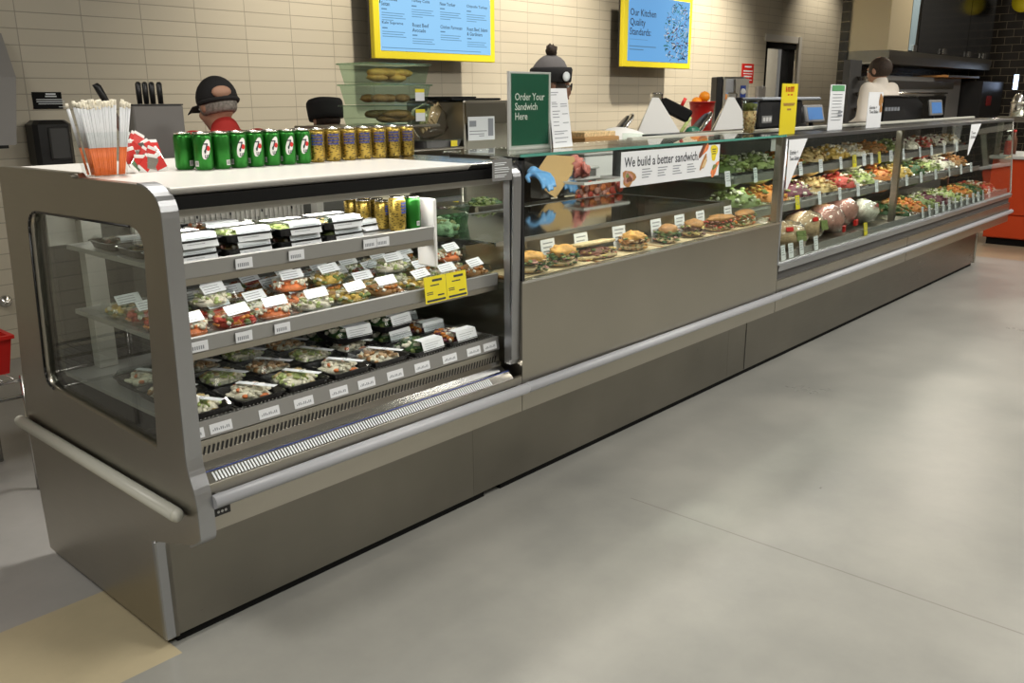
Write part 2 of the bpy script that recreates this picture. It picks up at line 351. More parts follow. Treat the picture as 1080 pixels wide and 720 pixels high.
for i in range(88):
    x = .05+i*.0138; gr.add([(x, -.1875, .66), (x+.006, -.1875, .66), (x+.012, -.1875, .682), (x+.006, -.1875, .682)], [(0, 1, 2, 3)], 1)
gr.build('air_grille', ['steel', 'black'], s1)
MB().prism([(-.19, .705), (-.182, .753), (-.176, .753), (-.182, .70)], 0, .042, XB-.042).build('price_rail', 'shelf_grey', s1)
for x in (.06, .145, .30, .42, .55, .66, .78, .90, 1.03, 1.15, 1.235):
    lt = MB(); M4 = frame_mat((x-.04, -.1885, .711), (1, 0, 0), (0, .18, 1)); lt.box(0, .068, 0, .028, .0008, .0022, 0, M4)
    for k in range(9): lt.box(.008+k*.006, .008+k*.006+.003, .008, .016 if k % 3 else .012, .0023, .0026, 1, M4)
    lt.build('price_label', ['paper', 'ink_grey'], s1)
# deck, ribbed front
dk = MB(); dk.box(.042, XB-.03, -.176, .60, .735, .748)
dk.build('deck', 'shelf_grey', s1)
rb = MB()
for i in range(96): x = .05+i*.0127; rb.box(x, x+.0045, -.172, -.115, .748, .757)
rb.build('deck_ribs', 'steel_bright', s1)
# inside walls
MB().box(.045, XB-.03, .60, .63, .74, 1.34).build('back_wall', 'interior_dark', s1)  # dark wall colour carries the shade behind the lower shelves
MB().box(.045, .13, .585, .598, 1.16, 1.335).box(.045, .30, .592, .599, .75, 1.16, 1).build('corner_panel', ['liner', 'black'], s1)
bw = MB(); bw.box(.30, .98, .56, .575, 1.17, 1.335)
for i in range(34): x = .305+i*.02; bw.box(x, x+.008, .553, .56, 1.17, 1.33)
for i in range(7):
    for k, dz in ((0, 0), (.035, .0), (.018, -.035)): bw.box(.12+i*.13+k, .126+i*.13+k, .5515, .553, 1.235+dz, 1.275+dz, 1)
bw.build('slotted_back', ['liner', 'black'], s1)
MB().box(.13, .19, .54, .585, .75, 1.335).build('shelf_upright', 'liner', s1)
MB().box(1.0, 1.03, .50, .54, .75, 1.33).build('shelf_upright', 'liner', s1)
tag(MB().rbox(.985, 1.0, -.17, -.08, 1.05, 1.28, .004).build('divider', 'white', s1), 'cream divider board at the end of the top shelf')
def shelf(x0, x1, zt, nm):
    sh = MB(); sh.prism([(-.185, zt-.042), (-.19, zt), (-.183, zt+.003), (-.178, zt-.012), (.46, zt-.012), (.46, zt-.026), (-.17, zt-.026), (-.17, zt-.042)], 0, x0, x1)
    o = sh.build(nm, 'shelf_grey', s1)
    MB().box(x0, x1, -.187, -.160, zt-.060, zt-.0425).build('shelf_edge', 'steel', o)
    return o
shA = shelf(.045, .965, 1.192, 'shelf'); shB = shelf(.045, XB-.045, .990, 'shelf')
def lip_label(x, z, par, w=.052):
    mb = MB(); M4 = frame_mat((x, -.192, z), (1, 0, 0), (0, 0, 1)); mb.box(0, w, -.012, .016, 0, .002, 0, M4)
    for k in range(6): mb.box(.006+k*.006, .0095+k*.006, -.006, .004, .0021, .0024, 1, M4)
    return mb.build('price_label', ['paper', 'ink_grey'], par)
for x in (.225, .395, .665, .715): lip_label(x, 1.168, shA)
for x in (.07, .205, .33, ): lip_label(x, .965, shB)
# top: white slab, steel end, black fascia, light housing
tp = MB(); prof = rnd([(-.215, 1.368), (-.238, 1.392), (.85, 1.392), (.85, 1.368)], [.01, .012, 0, 0])
MB().prism(prof, 0, .042, 1.10).build('worktop', 'white_top', s1)
MB().prism(prof, 0, 1.1005, XB-.002).build('worktop_end', 'steel_bright', s1)
MB().box(.043, XB-.043, -.235, -.19, 1.336, 1.368).build('fascia', 'black_matte', s1)
MB().box(.045, XB-.045, -.19, .86, 1.34, 1.347).build('ceiling_panel', 'interior_dark', s1)
MB().box(.045, XB-.045, -.20, -.165, 1.312, 1.3355).build('light_housing', 'liner', s1)
rr = MB(); rr.box(.04, XB, .66, .82, .45, 1.345); rr.build('rear_body', 'dark_grey', s1)
tag(MB().box(XB-.025, XB-.017, -.20, .6, .75, 1.34).build('partition', 'glass', s1), 'clear glass partition')
# bumpers
bm_ = MB(); bm_.tube([(-.022, .895, .521), (-.022, -.20, .5205)], .020, 14); bm_.blob((-.022, .895, .521), (.02, .02, .02), 0, 0, 0, (12, 8)); bm_.blob((-.022, -.20, .5205), (.02, .02, .02), 0, 0, 0, (12, 8))
bm_.build('side_bumper', 'bumper_cream', s1)
def bumper(x0, x1, par):
    b_ = MB(); b_.tube([(x0, -.283, .5605), (x1, -.283, .5605)], .0195, 14)
    for x in (x0+.02, x1-.03): b_.box(x, x+.012, -.27, -.262, .547, .574)
    return b_.build('bumper_rail', 'bumper', par)
bumper(.043, XB+.005, s1)
tg = MB(); M4 = frame_mat((.05, -.2655, .508), (1, 0, 0), (0, 0, 1)); tg.box(0, .05, 0, .022, 0, .0012, 0, M4)
for k in range(3): tg.lathe([(.004, 0), (.004, .0005)], 10, (.014+k*.011, .011, .0012), 1, False, M4)
tag(tg.build('rating_plate', ['black', 'grey_light'], s1), 'small black plate below the bumper')
# LED strips of the case, plus an added fill lamp at the rear
def led(x0, x1, y, z, p, aim=(0, .6, -1)):
    o = area(((x0+x1)/2, y, z), x1-x0, p, NEU, ((x0+x1)/2+aim[0], y+aim[1], z+aim[2]), .03); o.name = 'case_or_added_fill_light'
led(.06, 1.26, -.15, 1.308, 2.3)
led(.06, .95, -.14, 1.128, 1.1)
led(.06, 1.26, -.14, .926, .9)
led(.06, 1.26, .48, 1.33, 1.6, (0, -.4, -1))  # added fill lamp, brightens the view through the end window
# ------------------------------------------------------------------ section 2: glass sandwich case
XC = 3.41
s2 = thing('sandwich_case', 'closed glass-fronted sandwich case with tall plain stainless front, middle of the counter', 'display case', (XB, 0, 0))
def L2(mb): return mb                        # shapes are written in world x; shift to the thing's base
def part(mb, nm, mt, par, x0, **k):
    mb.v = [(v[0]-x0, v[1], v[2]) for v in mb.v]; return mb.build(nm, mt, par, **k)
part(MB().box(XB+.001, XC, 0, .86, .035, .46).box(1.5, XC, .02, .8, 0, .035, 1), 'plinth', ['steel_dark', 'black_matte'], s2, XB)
part(MB().box(3.62-.002, 3.62+.002, -.002, 0, .04, .44), 'plinth_seam', 'black', s2, XB)
part(MB().prism([(-.264, .467), (-.264, .955), (-.258, .962), (-.235, .962), (-.235, .70), (0, .42), (0, .37)], 0, XB+.002, XC-.003), 'front_panel', 'steel', s2, XB)
part(MB().box(XB+.003, XC-.003, -.2655, -.262, .952, .962), 'sill_trim', 'steel_bright', s2, XB)
part(MB().box(XB+.01, XC-.01, -.235, .03, .92, .944), 'deck', 'steel', s2, XB)
part(MB().box(XB+.01, XC-.01, .03, .045, .93, 1.06), 'deck_back', 'steel', s2, XB)
pn = MB()
for a, b_ in ((XB+.015, 2.052), (2.056, 2.75), (2.754, XC-.055)): pn.box(a, b_, -.262, -.256, .962, 1.402)
part(pn, 'front_glass', 'glass', s2, XB)
part(MB().box(XB-.01, XC-.02, -.266, .12, 1.403, 1.411), 'top_glass', 'glass', s2, XB)
part(MB().box(XB-.01, XC-.02, -.268, -.265, 1.402, 1.412), 'glass_edge', mat('glass_edge', (.10, .32, .26), .15), s2, XB)
part(MB().box(XB+.004, XB+.018, -.262, -.245, .962, 1.402).box(XB+.004, XB+.018, -.262, .10, 1.39, 1.402), 'gasket_frame', 'black', s2, XB)
part(MB().box(1.36, 3.08, -.095, .57, 1.075, 1.081), 'mirror_shelf', 'mirror_shelf', s2, XB)
part(MB().box(1.36, 3.082, -.101, -.095, 1.066, 1.083).box(1.36, 3.082, .57, .576, 1.066, 1.083).box(3.078, 3.084, -.1, .575, 1.066, 1.083), 'shelf_rim', 'alu_trim', s2, XB)
part(MB().rbox(XC-.058, XC-.018, -.264, -.225, .96, 1.405, .004), 'corner_post', 'steel', s2, XB)
part(MB().tube([(XC-.006, -.258, .73), (XC-.006, -.258, 1.39)], .010, 10), 'edge_trim', 'alu_trim', s2, XB)
part(MB().box(XC-.035, XC-.028, -.225, .75, .96, 1.40), 'partition', 'glass_green', s2, XB)
part(MB().box(XB+.02, 3.36, .60, .86, 1.02, 1.05).box(XB+.02, 3.36, .62, .66, .46, 1.02), 'work_ledge', 'steel', s2, XB)
b2 = bumper(XB+.005, XC, s2); b2.location.x = -XB
led(1.40, 3.30, -.20, 1.385, 5.0, (0, .5, -1))
# rear rail running above sections 2 and 3
rl = thing('counter_rail', 'long grey metal rail along the back of the glass case tops', 'rail', (2.55, .13, 1.395))
part(MB().rbox(2.55, 8.15, .115, .15, 1.397, 1.418, .004), 'rail', 'bumper_cream', rl, 2.55); rl.location = (2.55, 0, 0)
mbp = MB()
for x in (2.6, 5.3, 8.1): MB().box(x-2.55-.012, x-2.55+.012, .12, .14, 1.392, 1.3975).build('rail_post', 'steel', rl)
# ------------------------------------------------------------------ section 3: long salad and deli case
XE = 8.22
s3 = thing('deli_case', 'long glass-fronted deli case with two shelves of salads over a lower deck of meats', 'display case', (XC, 0, 0))
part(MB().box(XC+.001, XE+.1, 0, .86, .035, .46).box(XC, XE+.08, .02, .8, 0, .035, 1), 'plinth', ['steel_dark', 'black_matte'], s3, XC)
part(MB().tube([(XE+.09, .01, .03), (XE+.09, .01, .44)], .02, 10), 'corner_cap', 'steel', s3, XC)
for i, (a, b_) in enumerate(((XC+.002, 5.458), (5.464, XE))):
    part(MB().prism([(-.264, .467), (-.264, .640), (-.25, .640), (-.25, .50), (0, .42), (0, .37)], 0, a, b_), 'front_panel', 'steel', s3, XC)
part(MB().prism([(-.250, .64), (-.250, .70), (-.20, .70), (-.20, .64)], 0, XC+.005, XE-.01), 'shadow_gap', 'dark_grey', s3, XC)
part(MB().prism([(-.266, .690), (-.272, .722), (-.245, .735), (-.20, .735), (-.20, .70), (-.25, .70)], 0, XC+.003, XE), 'sill', 'alu_trim', s3, XC)
part(MB().box(XC+.01, XE-.01, -.235, .60, .715, .733), 'deck', 'steel', s3, XC)
part(MB().prism([(-.232, .733), (-.226, .772), (-.222, .772), (-.226, .733)], 0, XC+.01, XE-.02), 'tray_lip', 'shelf_grey', s3, XC)
part(MB().box(XC, XE-.02, .60, .64, .46, 1.38), 'back_wall', 'interior_dark', s3, XC)
part(MB().box(XC, XE-.02, .64, .84, .46, 1.33), 'rear_body', 'dark_grey', s3, XC)
part(MB().box(XC+.01, XE-.02, -.15, .64, 1.380, 1.392), 'top_panel', 'black', s3, XC)
part(MB().box(XC+.0, XE-.01, -.20, -.17, 1.378, 1.398), 'top_rail', 'alu_trim', s3, XC)
for a, b_ in ((XC+.01, 5.458), (5.464, XE-.012)):
    part(MB().prism([(-.258, .735), (-.254, .735), (-.190, 1.388), (-.194, 1.388)], 0, a, b_), 'front_glass', 'glass', s3, XC)
part(MB().prism([(-.258, .735), (-.193, 1.392), (.23, 1.392), (.23, .735)], 0, XE-.010, XE-.003), 'end_glass', 'glass', s3, XC)
ge = MB(); ge.tube([(XE-.006, -.258, .735), (XE-.006, -.194, 1.385), (XE-.006, -.18, 1.395), (XE-.006, .23, 1.397)], .006, 8)
part(ge, 'glass_trim', 'steel_bright', s3, XC)
part(MB().box(7.85, 7.90, .20, .26, .73, 1.40), 'upright', 'steel', s3, XC)
part(MB().box(5.43, 5.47, -.16, -.12, .74, 1.385), 'upright', 'steel', s3, XC)
def shelf3(yf, zt, nm):
    o = part(MB().prism([(yf, zt-.042), (yf-.003, zt), (yf+.003, zt), (yf+.008, zt-.02), (.58, zt-.02), (.58, zt-.035), (yf+.01, zt-.042)], 0, XC+.01, 7.83), nm, 'shelf_grey', s3, XC)
    led(XC+.05, 5.6, yf+.03, zt-.05, 2.2, (0, .5, -1)); led(5.6, 7.8, yf+.03, zt-.05, 2.2, (0, .5, -1)); return o
shelf3(.03, 1.18, 'shelf'); shelf3(-.06, .995, 'shelf')
led(XC+.05, 5.6, -.14, 1.37, 3.2, (0, .5, -1)); led(5.6, 8.0, -.14, 1.37, 3.2, (0, .5, -1))
b3 = bumper(XC, XE+.01, s3); b3.location.x = -XC
part(MB().box(5.459, 5.463, -.2645, -.2635, .467, .64), 'panel_seam', 'black', s3, XC)
# ------------------------------------------------------------------ food colours and packed food
FC = {'leaf': (.16, .21, .06), 'leaf_dark': (.03, .09, .02), 'leaf_pale': (.42, .50, .18), 'rice': (.70, .66, .52), 'salmon': (.75, .22, .07), 'carrot': (.62, .22, .04), 'tomato': (.45, .045, .025),
      'bread_crust': (.40, .19, .06), 'bread_soft': (.70, .52, .28), 'meat': (.16, .055, .03), 'turkey': (.62, .42, .24), 'ham': (.50, .24, .19), 'grain': (.50, .37, .16), 'beet': (.14, .03, .05), 'corn': (.62, .42, .09),
      'cheese': (.80, .60, .22), 'chickpea': (.62, .46, .20), 'cream': (.78, .73, .60), 'seaweed': (.015, .025, .02), 'nut': (.35, .18, .06)}
for k, v in FC.items(): mat(k, v, .55, noise_amt=.22, nscale=60)
def heap(rx, ry, h, pal, n, size, seed, z0=0, base=None, squash=.7):
    """a mound of small pieces: pal = food names; returns MB and material list"""
    rg = random.Random(seed); mb = MB(); mats = list(pal)
    mb.blob((0, 0, z0), (rx*.93, ry*.93, h*.85), 0 if base is None else base, seed, .08, (12, 6))
    for i in range(n):
        a = rg.uniform(0, 2*math.pi); r = math.sqrt(rg.random())*.97; x = rx*r*math.cos(a); y = ry*r*math.sin(a)
        z = z0+h*math.sqrt(max(0, 1-r*r))*rg.uniform(.85, 1.05); s = size*rg.uniform(.6, 1.4)
        M4 = Matrix.Translation((x, y, z)) @ Matrix.Rotation(rg.uniform(0, 3), 4, 'Z') @ Matrix.Rotation(rg.uniform(-.6, .6), 4, 'X')
        k = rg.randrange(len(mats))
        if rg.random() < .5: mb.blob((0, 0, 0), (s, s*.7, s*squash), k, i, .15, (6, 4), M4)
        else: mb.rbox(-s, s, -s*.55, s*.55, -s*.35, s*.35, s*.15, k, M4)
    return mb, mats
def tray_shape(w, d, h, t=.9, wall=.0015, lip=.004):
    """open rectangular tray standing on z=0"""
    mb = MB()
    def ring(sx, sy, z): return [(x*sx/2, y*sy/2, z) for x, y in rnd([(-1, -1), (1, -1), (1, 1), (-1, 1)], .22, 2)]
    mb.loft([ring(w*t, d*t, 0), ring(w, d, h), ring(w+lip*2, d+lip*2, h), ring(w+lip*2, d+lip*2, h-.002), ring(w+.002, d+.002, h-.002)], True, False, 0, False)
    mb.loft([ring(w-.004, d-.004, h+.0003), ring(w*t-.004, d*t-.004, .003)], False, True, 0, False)
    return mb
def lid_shape(w, d, z0, h, t=.86):
    def ring(sx, sy, z): return [(x*sx/2, y*sy/2, z) for x, y in rnd([(-1, -1), (1, -1), (1, 1), (-1, 1)], .22, 2)]
    return MB().loft([ring(w+.006, d+.006, z0), ring(w*.98, d*.98, z0+.002), ring(w*t, d*t, z0+h)], False, True, 0, False)
def sleeve(w, d, z, xw, lines=True, front=True, drop=.035, pw=0.0):
    mb = MB(); y0 = -d/2
    mb.box(pw-xw/2, pw+xw/2, y0*.86, y0*.42, z, z+.001)
    M4 = frame_mat((pw-xw/2, y0*.98-.004, z-drop), (1, 0, 0), (0, .35, 1)); mb.box(0, xw, 0, drop*1.08, 0, .001, 0, M4)
    for k in range(3): mb.box(xw*.12, xw*(.86-.12*k), drop*(.72-.22*k), drop*(.76-.22*k), .0011, .0014, 1, M4)
    return mb
random.seed(5)
def pack(name, label, cat, w, d, hb, hl, base, pal, n, size, seed, sl=None, sticker=None, foodh=None):
    t = thing(name, label, cat, (0, 0, -5))
    tray_shape(w, d, hb).build('tray', base, t)
    hb_, mm = heap(w*.43, d*.43, foodh or (hb+hl)*.72, pal, n, size, seed, .006); hb_.v = [(max(-w*.46, min(w*.46, v[0])), max(-d*.46, min(d*.46, v[1])), max(.004, min(hb+hl-.006, v[2]))) for v in hb_.v]
    hb_.build('food', mm, t)
    lid_shape(w, d, hb, hl).build('lid', 'lid', t)
    if sl: sleeve(w, d, hb+hl+.0005, sl, pw=w*.08).build('paper_sleeve', ['label', 'ink_grey'], t)
    if sticker:
        M4 = Matrix.Translation((w*.06, -d*.18, hb+hl+.001)) @ Matrix.Rotation(R(sticker[2]), 4, 'Z'); mb = MB(); mb.box(-sticker[0]/2, sticker[0]/2, -sticker[1]/2, sticker[1]/2, 0, .0008, 0, M4)
        for k in range(2): mb.box(-sticker[0]*.38, sticker[0]*.3, -.004+k*.008, -.001+k*.008, .0009, .0011, 1, M4)
        mb.build('sticker', ['label', 'ink_grey'], t)
    return Proto(t)
def tagpack(pal, w, d, seed, nm='tall-labelled pack'):          # clear pack with a folded card standing on its front
    t = thing('food_pack', nm, 'packed food', (0, 0, -5)); hb, hl = .016, .024
    tray_shape(w, d, hb).build('tray', 'lid', t)
    h_, mm = heap(w*.46, d*.46, .038, pal, 60, .010, seed, .005); h_.v = [(max(-w*.46, min(w*.46, v[0])), max(-d*.46, min(d*.46, v[1])), max(.004, min(.038, v[2]))) for v in h_.v]
    h_.build('food', mm, t); lid_shape(w, d, hb, hl).build('lid', 'lid', t)
    mb = MB(); M4 = frame_mat((-w*.28, -d*.30, hb+hl), (1, 0, .05), (0, .75, .66)); mb.box(0, w*.55, 0, .034, 0, .0012, 0, M4)
    for k in range(3): mb.box(.006, w*.42, .006+k*.009, .008+k*.009, .0013, .0016, 1, M4)
    mb.build('card', ['label', 'ink_grey'], t); return Proto(t)
BK = 'black'
top_kinds = [
 (pack('salad_pack', 'x', 'packed food', .155, .145, .022, .013, BK, ['leaf_pale', 'cream', 'leaf'], 50, .011, 1, .105), 'pale slaw'),
 (pack('salad_pack', 'x', 'packed food', .155, .145, .022, .013, BK, ['leaf_dark', 'seaweed', 'grain'], 50, .010, 2, .105), 'dark greens'),
 (pack('salad_pack', 'x', 'packed food', .155, .145, .022, .013, BK, ['grain', 'cream', 'ham'], 50, .010, 3, .105), 'grain salad'),
 (pack('salad_pack', 'x', 'packed food', .155, .145, .022, .013, BK, ['leaf', 'leaf_pale'], 46, .013, 4, .105), 'cucumber slices'),
 (pack('salad_pack', 'x', 'packed food', .155, .145, .022, .013, BK, ['salmon', 'cream', 'nut'], 50, .010, 6, .105), 'shrimp and nuts')]
cols = [.13, .305, .47, .635]
top_pick = [[0, 1], [2, 0], [2, 3], [3, 1]]
for r_, (row, y) in enumerate((('front', -.085), ('middle', .085), ('rear', .255))):
    for c_, x in enumerate(cols):
        for ly in ((0, 1) if r_ == 0 or (r_ == 1 and c_ in (1,)) else (0,)):
            k = top_pick[c_][ly] if r_ == 0 else (c_+r_+ly*2) % 5
            p, nm = top_kinds[k]
            p.put((x+random.uniform(-.006, .006), y+random.uniform(-.006, .006), 1.1835+ly*.0375), random.uniform(-.05, .05),
                  f'black pack of {nm}, {["lower", "upper"][ly]}, {ORD[c_]} from left, {row} row of top shelf', 'sleeved black packs on the top shelf')
p, nm = top_kinds[4]
p.put((.775, .02, 1.1835), .05, 'black pack of shrimp and nuts beside the small cans on the top shelf', 'sleeved black packs on the top shelf')
p.put((.775, .175, 1.1835), -.05, 'black pack of shrimp and nuts behind the other, left of the rear cans', 'sleeved black packs on the top shelf')
# drink cans -------------------------------------------------------------
def canmat(name, base, kind):
    m, t, N, L, b = nt(name); b.inputs['Metallic'].default_value = .75; b.inputs['Roughness'].default_value = .30
    tc = N.new('ShaderNodeTexCoord')
    if kind == 'gold':
        mp = N.new('ShaderNodeMapping'); mp.inputs['Scale'].default_value = (60, 60, 110); L.new(tc.outputs['Object'], mp.inputs[0])
        n = N.new('ShaderNodeTexVoronoi'); n.inputs['Scale'].default_value = 1.6; L.new(mp.outputs[0], n.inputs['Vector'])
        r = N.new('ShaderNodeValToRGB'); r.color_ramp.elements[0].position = .25; r.color_ramp.elements[1].position = .5
        r.color_ramp.elements[0].color = (.12, .09, .03, 1); r.color_ramp.elements[1].color = (*base, 1); L.new(n.outputs['Distance'], r.inputs[0]); L.new(r.outputs[0], b.inputs['Base Color'])
    else: b.inputs['Base Color'].default_value = (*base, 1)
    return m
canmat('can_green', (.03, .21, .03), 'plain'); canmat('can_gold', (.50, .35, .07), 'gold'); steel('can_rim', (.75, .73, .66), .25)
def can(name, body, h=.112, r=.0285, emblem=None, seed=0):
    t = thing(name, 'x', 'drink can', (0, 0, -5))
    MB().lathe([(r*.80, 0), (r*.86, .002), (r, .009), (r, h-.013), (r*.88, h-.004)], 22).build('can_body', body, t)
    mb = MB().lathe([(r*.88, h-.004), (r*.90, h), (r*.86, h), (r*.84, h-.004), (.001, h-.004)], 22); mb.blob((0, .006, h-.003), (.008, .011, .001), 0, 0, 0, (10, 4))
    mb.build('can_lid', 'can_rim', t)
    if emblem == 'leaf':
        mb = MB(); rr = r+.0006
        def cyl(u, v): return (rr*math.sin(u/r), -rr*math.cos(u/r), v)
        cu = [];                                      # white pointed oval, tilted, with red spot, number and letters on it
        for i in range(20):
            a = 2*math.pi*i/20; u = .0125*math.cos(a); v = .030*math.sin(a); cu.append(cyl(u*1+v*.22, h*.56+v))
        mb.add(cu+[cyl(0, h*.56)], [(i, (i+1) % 20, 20) for i in range(20)], 0)
        dot = [cyl(.006+.0065*math.cos(2*math.pi*i/12), h*.585+.008*math.sin(2*math.pi*i/12)) for i in range(12)]
        mb.add([(x*1.02, y*1.02, z) for x, y, z in dot], [tuple(range(12))], 1)
        seg = [((-.009, .018), (.005, .018), (.005, .014), (-.009, .014)), ((.001, .016), (.005, .016), (-.003, -.012), (-.007, -.012))]
        seg += [((-.006, -.016), (-.004, -.016), (-.004, -.026), (-.006, -.026)), ((-.001, -.016), (.001, -.016), (.001, -.026), (-.001, -.026)), ((-.006, -.024), (.001, -.024), (.001, -.026), (-.006, -.026)),
                ((.003, -.016), (.005, -.016), (.005, -.026), (.003, -.026)), ((.003, -.016), (.009, -.016), (.009, -.018), (.003, -.018))]
        for s_ in seg: mb.add([tuple(1.03*c for c in cyl(u, 0)[:2])+(h*.56+v,) for u, v in s_], [(0, 1, 2, 3)], 2)
        # bar code panel to the left
        mb.add([tuple(1.01*c for c in cyl(u, 0)[:2])+(v,) for u, v in ((-.040, .012), (-.026, .012), (-.026, .028), (-.040, .028))], [(0, 1, 2, 3)], 0)
        for k in range(5): mb.add([tuple(1.02*c for c in cyl(-.038+k*.0024+du, 0)[:2])+(v,) for du, v in ((0, .015), (.001, .015), (.001, .026), (0, .026))], [(0, 1, 2, 3)], 2)
        tag(mb.build('emblem', ['white', 'red', 'ink'], t), 'white oval mark with a red dot')
    if emblem == 'words':
        mb = MB(); rr = r+.0006; rg = random.Random(seed)
        for row in range(4):
            u = -.020
            while u < .018:
                w_ = rg.uniform(.002, .006); z = h*.78-row*.010
                mb.add([(rr*math.sin(q/r), -rr*math.cos(q/r), zz) for q, zz in ((u, z), (u+w_, z), (u+w_, z+.006), (u, z+.006))], [(0, 1, 2, 3)], 0); u += w_+.0015
        tag(mb.build('emblem', ['blue'], t), 'dark lettering band')
    return Proto(t)
gcan = can('drink_can', 'can_green', emblem='leaf'); acan = can('drink_can', 'can_gold', emblem='words', seed=4)
TOPZ = 1.3925
view_rz = lambda x, y: math.atan2(CAM.y-y, CAM.x-x)+math.pi/2
for i in range(7):
    x = .395+i*.0605; y = .225
    gcan.put((x, y, TOPZ), view_rz(x, y)+(1.9 if i == 1 else .35), f'green drink can on the cooler top, front row, {ORD[i]} green from left', 'green drink cans on the cooler top')
for i in range(6):
    x = .365+i*.0605; gcan.put((x, .287, TOPZ), view_rz(x, .3)+(1.9 if i < 2 else .5), f'green soft drink can in the row behind, {ORD[i]} green can from left', 'green drink cans on the cooler top')
for i in range(7):
    x = .822+i*.0685; y = .235
    acan.put((x, y, TOPZ), view_rz(x, y)+.2, f'gold drink can on the cooler top, front row, {ORD[i]} gold from left', 'gold drink cans on the cooler top')
for i in range(7):
    x = .795+i*.0685; acan.put((x, .297, TOPZ), view_rz(x, .3)+.6, f'gold soft drink can in the row behind, {ORD[i]} gold can from left', 'gold drink cans on the cooler top')
# shrink film around the green cans' left end is skipped; cans inside the case
acan.put((.872, -.115, 1.1835), .5, 'gold can at the front right of the top shelf next to the green can', 'cans on the top shelf')
gcan.put((.938, -.115, 1.1835), 1.2, 'lone green can at the front right end of the top shelf', 'cans on the top shelf', scale=(.95, .95, .95))
k = 0
for r_ in range(3):
    for c_ in range(3):
        x = .745+c_*.062+r_*.03; y = .29+.065*r_ if False else -.03+.068*r_+.09
        if x > .95: continue
        acan.put((.868+c_*.058-(.03 if r_ else 0), -.045+r_*.062+.0, 1.1835), .4+r_, f'small gold can on the top shelf, {ORD[c_]} from left, {ORD[r_]} row back', 'cans on the top shelf', scale=(.9, .9, .84)) if c_ < 2 else None
# middle shelf -----------------------------------------------------------
mids = [(tagpack(['tomato', 'carrot', 'cream', 'leaf'], .132, .115, 11), 'clear pack of cut tomato and carrot'), (tagpack(['salmon', 'rice', 'cream'], .132, .115, 12), 'clear pack of orange shrimp'),
        (tagpack(['cream', 'rice', 'leaf_pale'], .132, .115, 13), 'clear pack of pale rolls'), (tagpack(['corn', 'grain', 'cream', 'leaf'], .132, .115, 14), 'clear pack of corn and grain'),
        (tagpack(['nut', 'bread_crust', 'cream', 'carrot'], .132, .115, 15), 'clear pack of brown nut mix')]
pick = [[1, 0, 1, 2, 3, 4, 3, 2, 4], [0, 0, 2, 1, 4, 3, 2, 4, 2], [0, 2, 4, 4, 1, 3, 0, 2, 3], [3, 4, 2, 0, 4, 1, 2, 3, 4]]
for r_, (row, y) in enumerate((('front', -.112), ('second', .012), ('third', .136), ('rear', .26))):
    for c_ in range(9):
        p, nm = mids[pick[r_][c_]]
        p.put((.115+c_*.137+random.uniform(-.006, .006), y+random.uniform(-.008, .008), .9795), random.uniform(-.14, .14), f'{nm}, {ORD[c_]} from left, {row} row of middle shelf', 'clear food packs on the middle shelf')
for c_ in range(9):
    if c_ in (1, 3, 4, 6, 8):
        p, nm = mids[(c_*2) % 5]
        p.put((.118+c_*.137, .015, 1.0215), random.uniform(-.2, .2), f'{nm} atop another, {ORD[c_]} column, second row, middle shelf', 'clear food packs on the middle shelf')
# lower deck --------------------------------------------------------------
deck = [(pack('meal_tray', 'x', 'packed food', .150, .165, .022, .022, BK, ['rice', 'cream', 'rice', 'salmon'], 60, .010, 21, None, (.022, .13, 24)), 'shrimp and rice'),
        (pack('meal_tray', 'x', 'packed food', .150, .165, .022, .022, BK, ['rice', 'chickpea', 'leaf_pale'], 60, .010, 22, None, (.022, .13, 24)), 'chicken and rice'),
        (pack('meal_tray', 'x', 'packed food', .150, .165, .022, .022, BK, ['rice', 'turkey', 'nut'], 60, .010, 23, None, (.022, .13, 24)), 'brown rice rolls'),
        (pack('meal_tray', 'x', 'packed food', .150, .165, .022, .030, BK, ['leaf_dark', 'cream', 'leaf'], 60, .011, 24, .10), 'dark leaf salad'),
        (pack('meal_tray', 'x', 'packed food', .150, .165, .022, .030, BK, ['beet', 'cream', 'carrot'], 60, .010, 25, .10), 'rice and beet')]
dx = [.125, .29, .455, .62, .785, .95, 1.115]
pk = [[1, 0, 1, 0, 2, 3, 4], [2, 1, 2, 1, 0, 3, 4], [0, 2, 1, 2, 3, 4, 3]]
for r_, (row, y) in enumerate((('front', -.085), ('second', .095), ('rear', .275))):
    for c_, x in enumerate(dx):
        p, nm = deck[pk[r_][c_]]
        p.put((x+.02*r_+random.uniform(-.005, .005), y+random.uniform(-.006, .006), .749), random.uniform(-.05, .05), f'black tray of {nm}, {ORD[c_]} from left, {row} row of lower deck', 'meal trays on the lower deck')
p, nm = deck[3]
p.put((.97, .10, .8025), .1, 'sleeved tray of dark leaf salad stacked on another tray, lower deck, right', 'meal trays on the lower deck')
p.put((.80, .11, .7945), -.1, 'sleeved tray of dark leaf salad stacked on a tray, middle of the lower deck', 'meal trays on the lower deck')
bp_ = thing('snack_pack', 'white snack pack with blue lid band at the left front corner of the lower deck', 'packed food', (.075, -.105, .749+.05))
MB().rbox(-.03, .03, -.045, .045, -.004, .02, .004).build('pack_body', 'white', bp_); MB().rbox(-.03, .03, .0, .048, .02, .034, .003).build('blue_band', 'blue', bp_)
